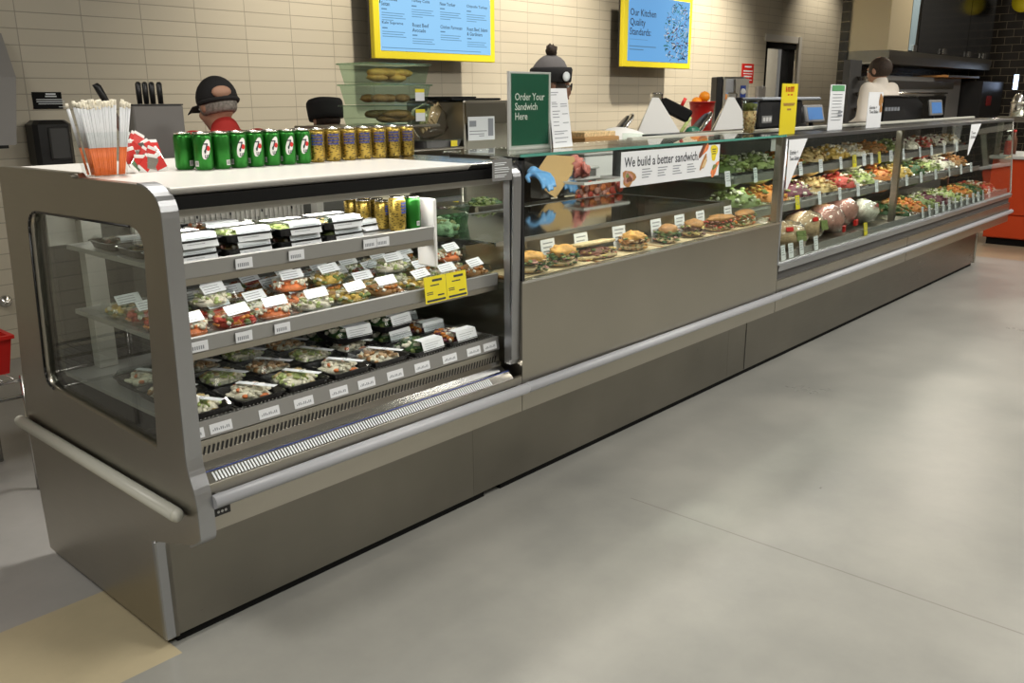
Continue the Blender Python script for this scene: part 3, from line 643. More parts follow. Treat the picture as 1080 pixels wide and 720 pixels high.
# yellow offer card hanging over the middle shelf lip
yc = thing('offer_card', 'yellow double offer card hanging over the lip of the middle shelf', 'sign', (.90, -.197, .955))
M4 = frame_mat((0, -.012, -.012), (1, 0, 0), (0, .10, 1)); mb = MB(); mb.box(0, .098, 0, .088, 0, .0015, 0, M4); mb.box(.100, .195, 0, .088, 0, .0015, 0, M4)
mb.build('card', 'yellow', yc)
rg = random.Random(3); ln = []
for x0 in (.006, .106):
    ln += [(x0+.03, x0+.075, .070, .008), (x0+.02, x0+.06, .056, .004), (x0+.002, x0+.03, .034, .003), (x0+.002, x0+.03, .028, .003), (x0+.05, x0+.08, .020, .005), (x0, x0+.085, .004, .007)]
lines_mb(M4, ln, .0018).build('print', 'ink', yc)
# things on the cooler top: straws in a clear box, sachets, grey notice card
st = thing('straw_box', 'clear box of white wrapped straws with orange lower halves on the cooler top corner', 'straws', (.105, .262, TOPZ))
rg = random.Random(8)
sb = MB()
def rr4(w, d, z): return [(-w, -d, z), (w, -d, z), (w, d, z), (-w, d, z)]
sb.loft([rr4(.048, .034, 0), rr4(.066, .046, .122)], True, False, 0, False); sb.build('clear_box', 'lid', st)
for k in range(66):
    a = rg.uniform(-1, 1); b_ = -1 if k < 40 else rg.uniform(-1, 1); top = .205+rg.uniform(-.008, .006)
    x0, y0, x1, y1 = a*.041, b_*.028, a*.070, b_*.050
    mb = MB(); mb.tube([(x0, y0, .003), (x0+(x1-x0)*.38, y0+(y1-y0)*.38, .08)], .0032, 6, 1); mb.tube([(x0+(x1-x0)*.38, y0+(y1-y0)*.38, .08), (x0+(x1-x0)*.93, y0+(y1-y0)*.93, top*.93)], .0044, 6, 0)
    mb.tube([(x0+(x1-x0)*.93, y0+(y1-y0)*.93, top*.93), (x1, y1, top)], .0046, 6, 2); mb.build('straw', ['paper', 'orange', 'cream'], st)
sc_ = []
for k in range(18):
    x = .205+.018*(k % 5)+rg.uniform(-.006, .006); y = .285+.012*(k//5)
    o = thing('sauce_sachet', 'red and white sauce sachet in the loose pile right of the straws', 'sachet', (x, y, TOPZ), 0, 'sauce sachets right of the straw box')
    tl = Matrix.Translation((0, 0, .024+.022*(k // 5))) @ Matrix.Rotation(rg.uniform(-.9, .9), 4, 'Y') @ Matrix.Rotation(rg.uniform(.9, 1.5), 4, 'X')
    MB().rbox(-.017, .017, -.028, .028, -.002, .002, .0015, 0, tl).build('sachet_body', 'white', o); MB().rbox(-.0175, .0175, -.018, .018, -.0028, .0028, .001, 0, tl).build('red_band', 'red' if k % 3 else 'steel_bright', o)
gs = thing('notice_card', 'small grey notice card with white print at the right end of the black fascia', 'sign', (1.165, -.268, 1.33))
M4 = frame_mat((0, 0, 0), (1, 0, 0), (0, 0, 1)); MB().box(0, .098, 0, .072, 0, .002, 0, M4).build('card', 'grey_mid', gs)
lines_mb(M4, [(.010, .07, .058, .003), (.010, .06, .052, .003), (.010, .08, .042, .0025), (.010, .085, .036, .0025), (.010, .08, .028, .0025), (.010, .07, .018, .0025), (.010, .06, .012, .0025)], .0025).build('print', 'label', gs)
# ------------------------------------------------------------------ sandwich case contents
for i in range(4):
    o = thing('serving_board', f'pale paper-lined board under the sandwiches, {ORD[i]} from left', 'board', (1.60+i*.485, -.125, .9445), 0, 'boards under the sandwiches')
    MB().rbox(-.235, .235, -.095, .10, 0, .012, .003).build('board_body', 'cheese' if False else 'bread_crust', o)
    MB().rbox(-.228, .228, -.092, .096, .012, .0145, .001).build('paper_sheet', mat('board_paper', (.66, .52, .31), .6) if i == 0 else 'board_paper', o)
mat('golden_bun', (.62, .31, .07), .6, noise_amt=.4, nscale=35)
def sandwich(kind, seed):
    rg = random.Random(seed); t = thing('sandwich', 'x', 'sandwich', (0, 0, -5))
    if kind == 'bun':
        MB().blob((0, 0, .018), (.060, .048, .018), 0, seed, .06, (14, 8)).build('bread_bottom', 'bread_soft', t)
        MB().blob((.0, .004, .060), (.052, .043, .026), 0, seed+1, .16, (20, 12), Matrix.Rotation(R(8), 4, 'X'), 5).build('bread_top', 'golden_bun' if seed in (1, 3, 6) else 'bread_crust', t)
        pal = ['bread_crust', 'golden_bun', 'turkey', 'leaf'] if seed == 6 else ['leaf', 'leaf_dark', 'leaf_dark', 'turkey', 'ham'] if seed % 2 else ['meat', 'cheese', 'leaf', 'meat']; rx, ry, zz = .060, .048, .032
    elif kind == 'roll':
        MB().blob((0, 0, .016), (.085, .040, .018), 0, seed, .06, (16, 8)).build('bread_bottom', 'bread_soft', t)
        MB().blob((0, 0, .064), (.083, .038, .019), 0, seed+1, .13, (22, 12), None, 5).build('bread_top', 'bread_crust', t)
        pal = ['meat', 'leaf', 'ham', 'tomato'] if seed % 2 else ['salmon', 'carrot', 'leaf', 'cream']; rx, ry, zz = .082, .040, .030
    else:                                     # pressed slices cut and shown face on
        for z, nm in ((.0, 'bread_bottom'), (.060, 'bread_top')):
            MB().rbox(-.085, .075, -.042, .042, z, z+.014, .004, 0, Matrix.Rotation(R(-3 if z else 0), 4, 'Y')).build(nm, 'bread_soft' if seed % 2 else 'bread_crust', t)
        pal = ['ham', 'leaf', 'cheese', 'meat', 'tomato']; rx, ry, zz = .078, .042, .014
    mb = MB(); mb.blob((0, 0, zz+.016), (rx*.92, ry*.92, .020), 0, seed, .1, (12, 6))
    for k in range(95):
        a = rg.uniform(0, 6.28); r = rg.uniform(.7, 1.14); s = rg.uniform(.007, .014)
        mb.blob((0, 0, 0), (s, s*.8, s*.35), rg.randrange(len(pal)), k, .2, (7, 4), Matrix.Translation((rx*r*math.cos(a), ry*r*math.sin(a), zz+rg.uniform(-.022, .028))) @ Matrix.Rotation(rg.uniform(-.6, .6), 4, 'X') @ Matrix.Rotation(rg.uniform(0, 3), 4, 'Z'))
    mb.build('filling', pal, t); return t
sw = [(559, 'bun', 1, 'split round bun with greens at the far left end'), (593, 'bun', 3, 'tall golden bun heaped with greens, second from left'), (628, 'slice', 5, 'flat sliced-bread sandwich with ham, third from left'),
      (668, 'bun', 6, 'golden flaky bun with grilled filling, fourth from left'), (703, 'bun', 9, 'round bun sandwich, fifth from left'), (730, 'bun', 10, 'dark meat bun sandwich, sixth from left'),
      (758, 'roll', 11, 'long roll with meat and greens, seventh from left'), (783, 'roll', 12, 'long orange-filled roll at the right end')]
for px, k, sd, lb in sw:
    o = sandwich(k, sd); o.location = (P(px, 262, 1, -.165).x, -.165, .9595); o.rotation_euler = (0, 0, R(random.uniform(-25, 15))); o.scale = (1.20, 1.0, .95); tag(o, lb+' of the sandwich case', 'sandwich', 'sandwiches in the glass case')
    if k == 'slice': o.rotation_euler.x = R(-8)
def ptag(w, h, mt='paper', lean=.15, lines=4, name='price_tag'):
    t = thing(name, 'x', 'price tag', (0, 0, -5)); M4 = frame_mat((-w/2, 0, 0), (1, 0, 0), (0, lean, 1))
    MB().box(0, w, 0, h, 0, .0014, 0, M4).build('card', mt, t)
    lines_mb(M4, [(w*.15, w*(.85-.1*(k % 3)), h*(.82-.16*k), h*.05) for k in range(lines)], .002).build('print', 'ink_grey', t)
    return Proto(t)
tg2 = ptag(.088, .100)
for i, (px, py) in enumerate(((578, 259), (613, 249), (653, 244), (692, 238), (717, 231), (739, 226), (768, 221))):
    tg2.put((P(px, py, 1, -.11).x, -.119, .962), random.uniform(-.08, .08), f'white card standing behind the sandwiches, {ORD[i]} from left', 'white cards behind the sandwiches')
# banner on the glass
bn = thing('banner', 'white banner reading We build a better sandwich on the sandwich case glass', 'sign', (1.915, -.268, 1.252))
BWd, BH = .785, .140
M4 = frame_mat((0, 0, 0), (1, 0, 0), (0, 0, 1)); MB().box(0, BWd, 0, BH, -.0015, 0, 0, M4).build('panel', 'paper', bn)
text('We build a better sandwich.', .575, .040, 'ink', bn, M4 @ Matrix.Translation((.022, .118, 0)), 'headline', .012)
ln = []
for c_ in range(4):
    for k in range(4): ln.append((.15+c_*.118, .15+c_*.118+[.06, .075, .065, .05][(k+c_) % 4], .062-.011*k, .004))
lines_mb(M4, ln, .0008).build('small_print', 'ink_grey', bn)
def flatblob(mb, cx, cy, rx, ry, mi, M4, seed, dz=.0008, rot=0):
    n = 18; pts = [(cx, cy, dz)]
    for i in range(n):
        a = 2*math.pi*i/n; k = 1+.18*math.sin(a*3+seed)+.08*math.sin(a*5+seed*2); x, y = rx*k*math.cos(a), ry*k*math.sin(a)
        pts.append((cx+x*math.cos(rot)-y*math.sin(rot), cy+x*math.sin(rot)+y*math.cos(rot), dz))
    mb.add(pts, [(0, 1+i, 1+(i+1) % n) for i in range(n)], mi, False, M4)
pb = MB()
flatblob(pb, .055, .035, .045, .032, 0, M4, 1); flatblob(pb, .052, .037, .032, .022, 1, M4, 2, .001); flatblob(pb, .06, .030, .020, .012, 2, M4, 3, .0012); flatblob(pb, .045, .045, .012, .009, 3, M4, 3, .0013)
flatblob(pb, .635, .118, .042, .018, 2, M4, 4, .0008, .6); flatblob(pb, .66, .125, .030, .012, 4, M4, 5, .001, .7); flatblob(pb, .645, .065, .040, .018, 0, M4, 6, .0008, .9); flatblob(pb, .652, .062, .028, .011, 5, M4, 7, .001, .9)
flatblob(pb, .745, .028, .045, .018, 4, M4, 8, .0008, .8); flatblob(pb, .742, .040, .020, .010, 3, M4, 9, .001, .4); flatblob(pb, .733, .107, .030, .036, 6, M4, .4, .0009)
pb.build('food_picture', ['bread_crust', 'ham', 'meat', 'leaf', 'salmon', 'bread_soft', 'sign_yellow'], bn)
lines_mb(M4, [(.715, .750, .118, .004), (.718, .746, .108, .004), (.716, .748, .098, .004)], .0012).build('badge_print', 'ink', bn)
sk = thing('glass_sticker', 'small pale square card at the upper right corner of the sandwich case', 'sign', (3.245, -.254, 1.335)); MB().box(0, .05, -.001, .0005, 0, .06).build('card', 'grey_light', sk)
# food tubs on the work ledge behind the mirror shelf
o = thing('tomato_container', 'clear container of sliced red tomato with white rim behind the mirror shelf', 'container', (3.05, .72, 1.051))
mb = MB(); mb.loft([rr4(.19, .09, 0), rr4(.215, .105, .10)], True, False, 0, False); mb.build('tub', 'lid', o)
MB().box(-.22, .22, -.11, -.10, .092, .106).box(-.22, .22, .10, .11, .092, .106).box(-.22, -.21, -.10, .10, .092, .106).box(.21, .22, -.10, .10, .092, .106).build('rim', 'white', o)
mb = MB(); rg = random.Random(2)
for k in range(80): mb.blob((rg.uniform(-.17, .17), rg.uniform(-.085, -.02), rg.uniform(.012, .085)), (.026, .008, .02), rg.randrange(3), k, .15, (8, 5))
mb.build('tomato_slices', ['tomato', 'salmon', 'ham'], o)
def hotel_pan(x, y, z, w, d, h, pal, seed, label, nm='food_pan', base='steel'):
    o = thing(nm, label, 'food pan', (x, y, z)); tray_shape(w, d, h, .94).build('pan', base, o)
    hb_, mm = heap(w*.45, d*.45, h*1.2, pal, 70, .014, seed, .01); hb_.build('food', mm, o); return o
for i, (x, pal, lb) in enumerate(((1.50, ['leaf_pale', 'cream'], 'steel pan of shredded lettuce on the work ledge'), (1.83, ['beet', 'nut'], 'steel pan of dark onions on the work ledge'), (2.16, ['leaf', 'leaf_dark'], 'steel pan of green leaves on the work ledge'))):
    hotel_pan(x, .73, 1.051, .28, .20, .05, pal, 40+i, lb)
# bundle of wraps seen through the partition glass of the cooler
for i, (x, y, z) in enumerate(((1.42, .42, 1.0815), (1.42, .25, 1.0815), (1.62, .44, 1.0815))):
    o = thing('stacked_container', ['lidded clear container of leaves at the left rear of the mirror shelf', 'lidded clear container at the left front of the mirror shelf', 'lidded clear container right of the two at the left end'][i], 'container', (x, y, z))
    tray_shape(.17, .15, .07).build('tub', 'tub_plastic', o); lid_shape(.17, .15, .07, .012, .95).build('lid', 'tub_plastic', o)
    h_, mm = heap(.07, .06, .05, [['leaf', 'leaf_pale'], ['cream', 'turkey'], ['leaf', 'cream']][i], 40, .012, 60+i, .004); h_.build('food', mm, o)
# ------------------------------------------------------------------ deli case contents
def platter(name, w, d, pal, seed, n=80, h=.085, size=.013):
    t = thing(name, 'x', 'salad', (0, 0, -5)); tray_shape(w, d, .035, .92).build('tray', 'steel_bright', t)
    hb_, mm = heap(w*.47, d*.47, h, pal, n, size, seed, .012); hb_.build('salad', mm, t); return t
SAL = {'orange squash and greens': ['carrot', 'corn', 'leaf', 'carrot'], 'golden chickpeas': ['chickpea', 'grain', 'nut'], 'yellow potato': ['corn', 'cream', 'cheese'], 'pale grain': ['cream', 'grain', 'turkey'],
       'brown roast vegetables': ['nut', 'bread_crust', 'carrot'], 'green leaves': ['leaf', 'leaf_pale', 'leaf_pale', 'cream'], 'white cheese and beet': ['cream', 'beet', 'cream'], 'red bean': ['tomato', 'nut', 'cream'],
       'green rice': ['leaf_pale', 'rice', 'cream', 'leaf'], 'carrot': ['carrot', 'salmon', 'corn'], 'dark kale': ['leaf_dark', 'leaf', 'nut'], 'purple slaw': ['beet', 'cream', 'leaf_pale']}
def row(xs, y, z, w, d, where, h):
    for i, (x, nm) in enumerate(xs):
        o = platter('salad_platter', w, d, SAL[nm], 100+i+int(z*100), h=h); o.location = (x, y, z)
        tag(o, f'steel tray heaped with {nm} salad, {ORD[i]} from left on the {where}', None, 'salad trays on the '+where)
top_s = ['green leaves', 'green rice', 'orange squash and greens', 'golden chickpeas', 'yellow potato', 'pale grain', 'brown roast vegetables', 'green leaves', 'white cheese and beet', 'red bean', 'white cheese and beet', 'pale grain']
row([(3.62+i*.365, n) for i, n in enumerate(top_s)], .21, 1.1605, .335, .30, 'upper shelf', .105)
mid_s = ['green leaves', 'orange squash and greens', 'purple slaw', 'golden chickpeas', 'red bean', 'green rice', 'carrot', 'yellow potato', 'dark kale', 'green rice', 'white cheese and beet', 'brown roast vegetables']
row([(3.61+i*.362, n) for i, n in enumerate(mid_s)], .13, .9755, .335, .33, 'lower shelf', .105)
deck_s = ['dark kale', 'carrot', 'green leaves', 'purple slaw', 'green rice', 'orange squash and greens', 'dark kale', 'red bean']
for i, nm in enumerate(deck_s):
    x = 5.72+i*.32
    if x > 8.1: break
    o = platter('salad_platter', .30, .42, SAL[nm], 300+i, h=.10); o.location = (x, .0, .7335)
    tag(o, f'steel tray heaped with {nm} salad, {ORD[i]} from left on the lower deck', None, 'salad trays on the deli case deck')
def roast(kind, x, y, z, r, rz, label, seed):
    o = thing('wrapped_meat', label, 'meat', (x, y, z), rz, 'wrapped meats on the deli case deck')
    body = {'turkey': 'turkey', 'ham': 'ham', 'beef': 'meat', 'white': 'cream'}[kind]
    MB().blob((0, 0, r[2]), r, 0, seed, .10, (16, 10)).build('meat_body', body, o)
    MB().blob((0, 0, r[2]*1.01), (r[0]*1.04, r[1]*1.04, r[2]*1.02), 0, seed, .10, (16, 10)).build('clear_wrap', 'wrap', o)
    if kind in ('turkey', 'white'):
        mb = MB(); M4 = Matrix.Translation((r[0]*.3, -r[1]*.99, r[2]*1.15)) @ Matrix.Rotation(R(75), 4, 'X'); mb.rbox(-.035, .03, -.03, .03, 0, .004, .001, 0, M4); mb.rbox(-.10, -.05, .03, .055, -.006, .0, .001, 1, M4)
        mb.build('brand_label', ['leaf', 'red'], o)
    if kind == 'ham': MB().rbox(-.03, .03, -r[1]-.008, -r[1]+.01, .02, .06, .002).build('red_label', 'red', o)
roast('beef', 3.55, -.04, .7335, (.12, .13, .065), 0, 'dark roast in clear wrap at the left end of the deli deck', 1)
roast('turkey', 3.84, -.08, .7335, (.15, .115, .085), -.5, 'large pale turkey breast with green label in front on the deli deck', 2)
roast('white', 3.98, .16, .7335, (.13, .11, .10), .2, 'white wrapped turkey breast behind the two large ones', 3)
roast('turkey', 4.24, -.03, .7335, (.14, .115, .095), -.2, 'second large turkey breast right of the first on the deli deck', 4)
roast('ham', 4.62, .0, .7335, (.16, .125, .095), .3, 'large pink ham in the middle of the deli deck', 5)
roast('ham', 4.98, .05, .7335, (.13, .115, .11), .1, 'tall netted ham with a red label, right of the large pink ham', 6)
roast('white', 5.26, .0, .7335, (.12, .11, .085), .4, 'white round roll of cheese or meat at the right end of the meats', 7)
tg3 = ptag(.052, .082); tgy = ptag(.052, .082, 'yellow')
def tags(pxs, y, z, yref, where, yellow=()):
    for i, px in enumerate(pxs):
        x = P(px, yref, 1, y).x
        (tgy if px in yellow else tg3).put((x, y, z), random.uniform(-.1, .1), f'{"yellow" if px in yellow else "white"} price tag, {ORD[i]} from left on the {where}', 'price tags on the '+where)
tags([846, 867, 888, 902, 912, 920, 928, 940, 953, 970, 982, 995, 1008], .018, 1.135, 170, 'upper deli shelf edge', (902, 928))
tags([769, 798], .018, 1.135, 180, 'shelf behind the partition')
tags([844, 867, 888, 907, 926, 942, 957, 972, 987, 1001, 1013, 1023], -.075, .955, 190, 'lower deli shelf edge', (844,))
tags([829, 837, 848, 863, 914, 972, 979, 986, 993, 999, 1005, 1011, 1017, 1023, 1028, 1033, 1039], -.243, .737, 240, 'deli deck front', (914,))
# pointed white signs on the glass
def pointed(name, x0, x1, y, ztop, zbot, label, txt):
    o = thing(name, label, 'sign', (x0, y, zbot)); w = x1-x0; h = ztop-zbot
    MB().prism([(0, h), (w, h), (.02 if w > .15 else .01, 0), (0, .0)], 1, -.0015, 0).build('panel', 'paper', o)
    M4 = frame_mat((.018 if w > .15 else .01, -.002, h), (1, 0, 0), (0, 0, 1))
    text(txt, w*.52, .055, 'ink', o, M4 @ Matrix.Translation((0, -.055, 0)), 'lettering', .01); return o
pointed('shelf_sign', 3.432, 3.655, -.262, 1.385, 1.13, 'pointed white sign reading Entree plus Two Sides at the left end of the deli glass', 'Entrée +\nTwo Sides')
pointed('shelf_sign', 6.66, 6.93, -.262, 1.385, 1.15, 'pointed white sign near the right end of the deli glass', 'Two\nSides')
# ------------------------------------------------------------------ screens on the wall
def screen(name, x0, x1, z0, z1, y, label):
    o = thing(name, label, 'screen', (x0, y, z0)); w = x1-x0; h = z1-z0
    MB().rbox(0, w, 0, .05, 0, h, .004).build('bezel', 'yellow', o)
    MB().box(.0, w, .05, .07, .0, h).build('back_cover', 'black', o)
    MB().box(w*.25, w*.75, .07, WY-y-.006, h*.3, h*.7).build('wall_bracket', 'black_matte', o)
    return o, w, h
mat('screen_blue', (.02, .05, .08), .25, emit=(.30, .60, .92), est=.95); mat('screen_blue_deep', (.02, .05, .08), .25, emit=(.16, .42, .80), est=.85)
mat('screen_ink', (.01, .02, .05), .4); mat('screen_ink_soft', (.05, .12, .22), .4, emit=(.08, .2, .35), est=.5)
tv, w, h = screen('menu_screen', 3.728, 5.13, 1.915, 2.72, 3.4, 'wide yellow-framed menu screen with pale blue lit page on the tiled wall')
BZ = .062
MB().box(BZ, w-BZ, -.003, 0, BZ, h-BZ).build('display', 'screen_blue', tv)
M4 = frame_mat((BZ, -.004, BZ), (1, 0, 0), (0, 0, 1)); W_, H_ = w-2*BZ, h-2*BZ
names = [('Chermoula\nSeitan', 'Turkey Cobb', 'New Yorker', 'Chipotle Turkey'), ('Kale Supreme', 'Roast Beef\nAvocado', 'Chicken Parmesan', 'Roast Beef, Salami\n& Giardiniera')]
for r_ in range(2):
    for c_ in range(4):
        nm = names[r_][c_]; x = .02+c_*W_*.25; zt = H_*.60-r_*H_*.27; hh = .028 if '\n' not in nm else .070
        text(nm, min(.26, .0185*max(len(s) for s in nm.split('\n'))), hh, 'screen_ink', tv, M4 @ Matrix.Translation((x, zt, 0)), 'dish_name', .008)
        rows = [(x, x+.055, zt-hh-.03, .010)]+[(x, x+[.24, .22, .25, .12][k], zt-hh-.055-k*.018, .005) for k in range(4 if r_ == 0 else 3)]
        lines_mb(M4, rows, .0004).build('dish_text', 'screen_ink_soft', tv)
lines_mb(M4, [(.01, W_*.9, .02, .005)], .0004).build('foot_note', 'screen_ink_soft', tv)
MB().add([(-.0, H_*.52, .0004), (.012, H_*.52, .0004), (.012, H_*.75, .0004), (0, H_*.75, .0004)], [(0, 1, 2, 3)], 0, False, M4).build('page_marker', 'green_sign', tv)
tv, w, h = screen('promo_screen', 7.14, 8.52, 1.925, 2.72, 3.4, 'yellow-framed blue screen reading Our Kitchen Quality Standards on the tiled wall')
MB().box(BZ*1.3, w-BZ, -.003, 0, BZ, h-BZ).build('display', 'screen_blue_deep', tv)
M4 = frame_mat((BZ*1.3, -.004, BZ), (1, 0, 0), (0, 0, 1)); W_, H_ = w-2.3*BZ, h-2*BZ
text('Our Kitchen\nQuality\nStandards:', .50, .27, 'screen_ink', tv, M4 @ Matrix.Translation((.03, H_*.80, 0)), 'headline', .008)
lines_mb(M4, [(.03, .38, H_*.33, .004), (.03, .55, H_*.22, .010), (.03, .30, H_*.17, .010)], .0004).build('small_print', 'screen_ink_soft', tv)
mb = MB(); rg = random.Random(12)
for k in range(420):
    a = rg.uniform(0, 6.28); r = math.sqrt(rg.random()); x = W_*.80+.29*r*math.cos(a); y = H_*.42+.36*r*math.sin(a)
    if x > W_-.012 or y < .012: continue
    l = rg.uniform(.012, .035); t_ = rg.uniform(0, 3.14); ww = rg.uniform(.003, .008)
    dx_, dy_ = l*math.cos(t_), l*math.sin(t_); mb.add([(x-dx_+ww, y-dy_, .0005), (x+dx_, y+dy_-ww, .0005), (x+dx_-ww, y+dy_+ww, .0005), (x-dx_, y-dy_+ww, .0005)], [(0, 1, 2, 3)], rg.choice([0, 0, 0, 1, 1, 2, 2, 3]), False, M4)
mat('screen_grey', (.2, .25, .3), .4, emit=(.35, .42, .5), est=.6)
mb.build('herb_picture', ['screen_ink', 'screen_grey', 'green_sign', 'beet'], tv)
# ------------------------------------------------------------------ signs and units on the wall
def wallbox(name, label, cat, x0, x1, z0, z1, dep, mt, y=WY, b=.01):
    o = thing(name, label, cat, (x0, y-dep, z0)); MB().rbox(0, x1-x0, 0, dep, 0, z1-z0, b).build('body', mt, o); return o
o = wallbox('wall_sign', 'small black handwashing sign with white print above the black towel dispenser', 'sign', P(33, 97, 1, WY).x, P(64, 97, 1, WY).x, P(35, 115, 1, WY).z, P(35, 97, 1, WY).z, .006, 'black_matte', b=.001)
M4 = frame_mat((0, -.001, 0), (1, 0, 0), (0, 0, 1)); lines_mb(M4, [(.08, .14, .085, .010), (.075, .145, .072, .008), (.02, .18, .055, .005), (.02, .19, .042, .005), (.03, .18, .029, .005), (.15, .19, .010, .004)], .0006).build('print', 'label', o)
xa = P(37, 150, 1, 3.55).x; xb = P(78, 150, 1, 3.55).x; za = P(45, 178, 1, 3.55).z; zb = P(38, 127, 1, 3.55).z
o = wallbox('towel_dispenser', 'black paper towel dispenser on the left part of the tiled wall', 'dispenser', xa, xb, za, zb, .16, 'black', b=.025)
MB().rbox(.08, .20, -.012, .002, .05, .25, .01).build('window_panel', 'dark_grey', o); MB().box(.02, xb-xa-.04, .02, .10, -.012, 0).build('paper_slot', 'grey_mid', o)
o = thing('steel_dispenser', 'grey steel wall dispenser tapering outward, cut off by the left edge', 'dispenser', (0, 3.56, 0))
mb = MB(); x1 = P(2, 40, 1, 3.56).x; x2 = P(17, 148, 1, 3.56).x; zt = P(1, 35, 1, 3.56).z; zb_ = P(8, 152, 1, 3.56).z
mb.loft([[(x1-.34, -.0, zt), (x1, -.0, zt), (x1, .13, zt), (x1-.34, .13, zt)], [(x1-.34, -.10, zt-.25), (x1+.01, -.10, zt-.25), (x1+.01, .13, zt-.25), (x1-.34, .13, zt-.25)], [(x1-.34, -.14, zb_), (x2-.05, -.14, zb_), (x2-.05, .13, zb_), (x1-.34, .13, zb_)]], True, True, 0, False)
mb.build('body', 'grey', o); MB().box(x1-.30, x2-.08, -.10, .05, zb_-.02, zb_).build('outlet', 'black', o)
o = wallbox('warning_sign', 'red notice with white print on the wall left of the doorway', 'sign', 10.36, 10.70, 1.785, 2.04, .006, 'red', b=.001)
M4 = frame_mat((0, -.001, 0), (1, 0, 0), (0, 0, 1)); lines_mb(M4, [(.07, .27, .205, .022), (.04, .30, .150, .018), (.04, .30, .118, .012), (.06, .28, .080, .018), (.04, .30, .035, .012)], .0006).build('print', 'label', o)
o = thing('tank_knob', 'round chrome knob on the tiled wall low down at the left edge', 'knob', (P(7, 318, 1, 3.62).x, 3.62, P(7, 318, 1, 3.62).z)); MB().lathe([(.0, 0), (.035, .005), (.04, .02), (.02, .04), (.02, .078)], 16, M4=Matrix.Rotation(R(-90), 4, 'X')).build('knob_body', 'steel_bright', o)
# wire shelf and red bin at far left (behind the cooler end)
yb = 1.5
pz = P(5, 404, 1, yb).z; px_ = P(5, 404, 1, yb).x
o = thing('wire_rack', 'low steel wire rack behind the left end of the cooler', 'rack', (-.82, yb, 0))
for zz in (pz, pz-.07):
    MB().tube([(0, 0, zz), (1.02, 0, zz)], .008, 8).tube([(0, .45, zz), (1.02, .45, zz)], .008, 8).build('shelf_wire', 'steel_bright', o)
mb = MB()
for k in range(24): mb.tube([(.02+k*.042, 0, pz+.008), (.02+k*.042, .45, pz+.008)], .0025, 5)
tag(mb.build('shelf_grid', 'steel_bright', o), kind='stuff')
for x in (0, 1.02):
    for y in (0, .45): MB().tube([(x, y, 0), (x, y, pz+.02)], .012, 8).build('leg', 'steel_bright', o)
o = thing('red_bin', 'open red plastic bin on the wire rack at the far left', 'bin', (P(20, 385, 1, yb+.06).x-.18, yb+.20, pz+.012))
mb = MB(); mb.loft([rr4(.15, .11, 0), rr4(.17, .13, .15), rr4(.18, .14, .15), rr4(.18, .14, .165), rr4(.16, .12, .165), rr4(.14, .10, .01)], True, True, 0, False); mb.build('bin_body', 'red', o)
MB().box(.10, .15, .128, .136, .166, .20).build('blue_clip', 'blue', o)
# ------------------------------------------------------------------ back counters
o = thing('prep_table', 'long stainless prep table behind the cases carrying the slicers', 'table', (3.35, 1.18, 0))
MB().rbox(0, 4.2, 0, .93, 1.02, 1.06, .006).build('table_top', 'steel', o); MB().box(.02, 4.18, .03, .90, .3, .33).build('lower_shelf', 'steel', o)
for x in (.05, 4.15):
    for y in (.05, .88): MB().tube([(x, y, 0), (x, y, 1.02)], .022, 10).build('leg', 'steel', o)
# cap man's knife stand
kx0, kx1 = P(140, 112, 1, 2.0).x, P(193, 109, 1, 2.0).x
o = thing('knife_stand', 'stainless standing knife holder panel behind the straws', 'knife holder', (kx0, 2.0, 0)); w = kx1-kx0
MB().rbox(0, w, 0, .10, .90, 1.575, .006).build('panel', 'grey', o); MB().box(.0, w, .0, .105, 1.575, 1.582).build('slotted_top', 'dark_grey', o)
MB().rbox(-.3, w+.25, .0, .6, .86, .90, .005).build('base_counter', 'steel', o)
for x in (-.25, w+.2):
    for y in (0, .55): MB().tube([(x, y, 0), (x, y, .86)], .02, 8).build('leg', 'steel', o)
for i, (px, tilt) in enumerate(((147, 0), (154, 0), (161, 0), (169, 0))):
    b_ = P(px+1, 111, 1, 2.03); k_ = thing('kitchen_knife', f'upright black-handled knife in the holder, {ORD[i]} of four from left', 'knife', (b_.x, 2.03, 1.583), 0, 'upright knives in the holder')
    MB().loft([[(-.010, -.007, 0), (.010, -.007, 0), (.010, .007, 0), (-.010, .007, 0)], [(-.012, -.008, .05), (.010, -.008, .05), (.010, .008, .05), (-.012, .008, .05)], [(-.012, -.007, .095), (.011, -.007, .095), (.011, .007, .095), (-.012, .007, .095)], [(-.006, -.004, .105), (.006, -.004, .105), (.006, .004, .105), (-.006, .004, .105)]]).build('handle', 'black', k_)
    MB().box(-.006, .006, -.0012, .0012, -.007, .0).build('blade', 'steel_bright', k_)
b_ = P(117, 110, 1, 1.98); k_ = thing('kitchen_knife', 'black-handled knife leaning left at the edge of the knife stand', 'knife', (b_.x, 1.98, 1.55))
mr_ = Matrix.Rotation(R(-24), 4, 'Y')
MB().loft([[(-.012, -.008, 0), (.012, -.008, 0), (.012, .008, 0), (-.012, .008, 0)], [(-.016, -.009, .07), (.012, -.009, .07), (.012, .009, .07), (-.016, .009, .07)], [(-.018, -.009, .125), (.012, -.009, .125), (.012, .009, .125), (-.018, .009, .125)], [(-.02, -.006, .14), (.004, -.006, .14), (.004, .006, .14), (-.02, .006, .14)]], M4=mr_).build('handle', 'black', k_)
MB().box(-.018, .018, -.001, .001, -.20, 0, 0, mr_).build('blade', 'steel_bright', k_)
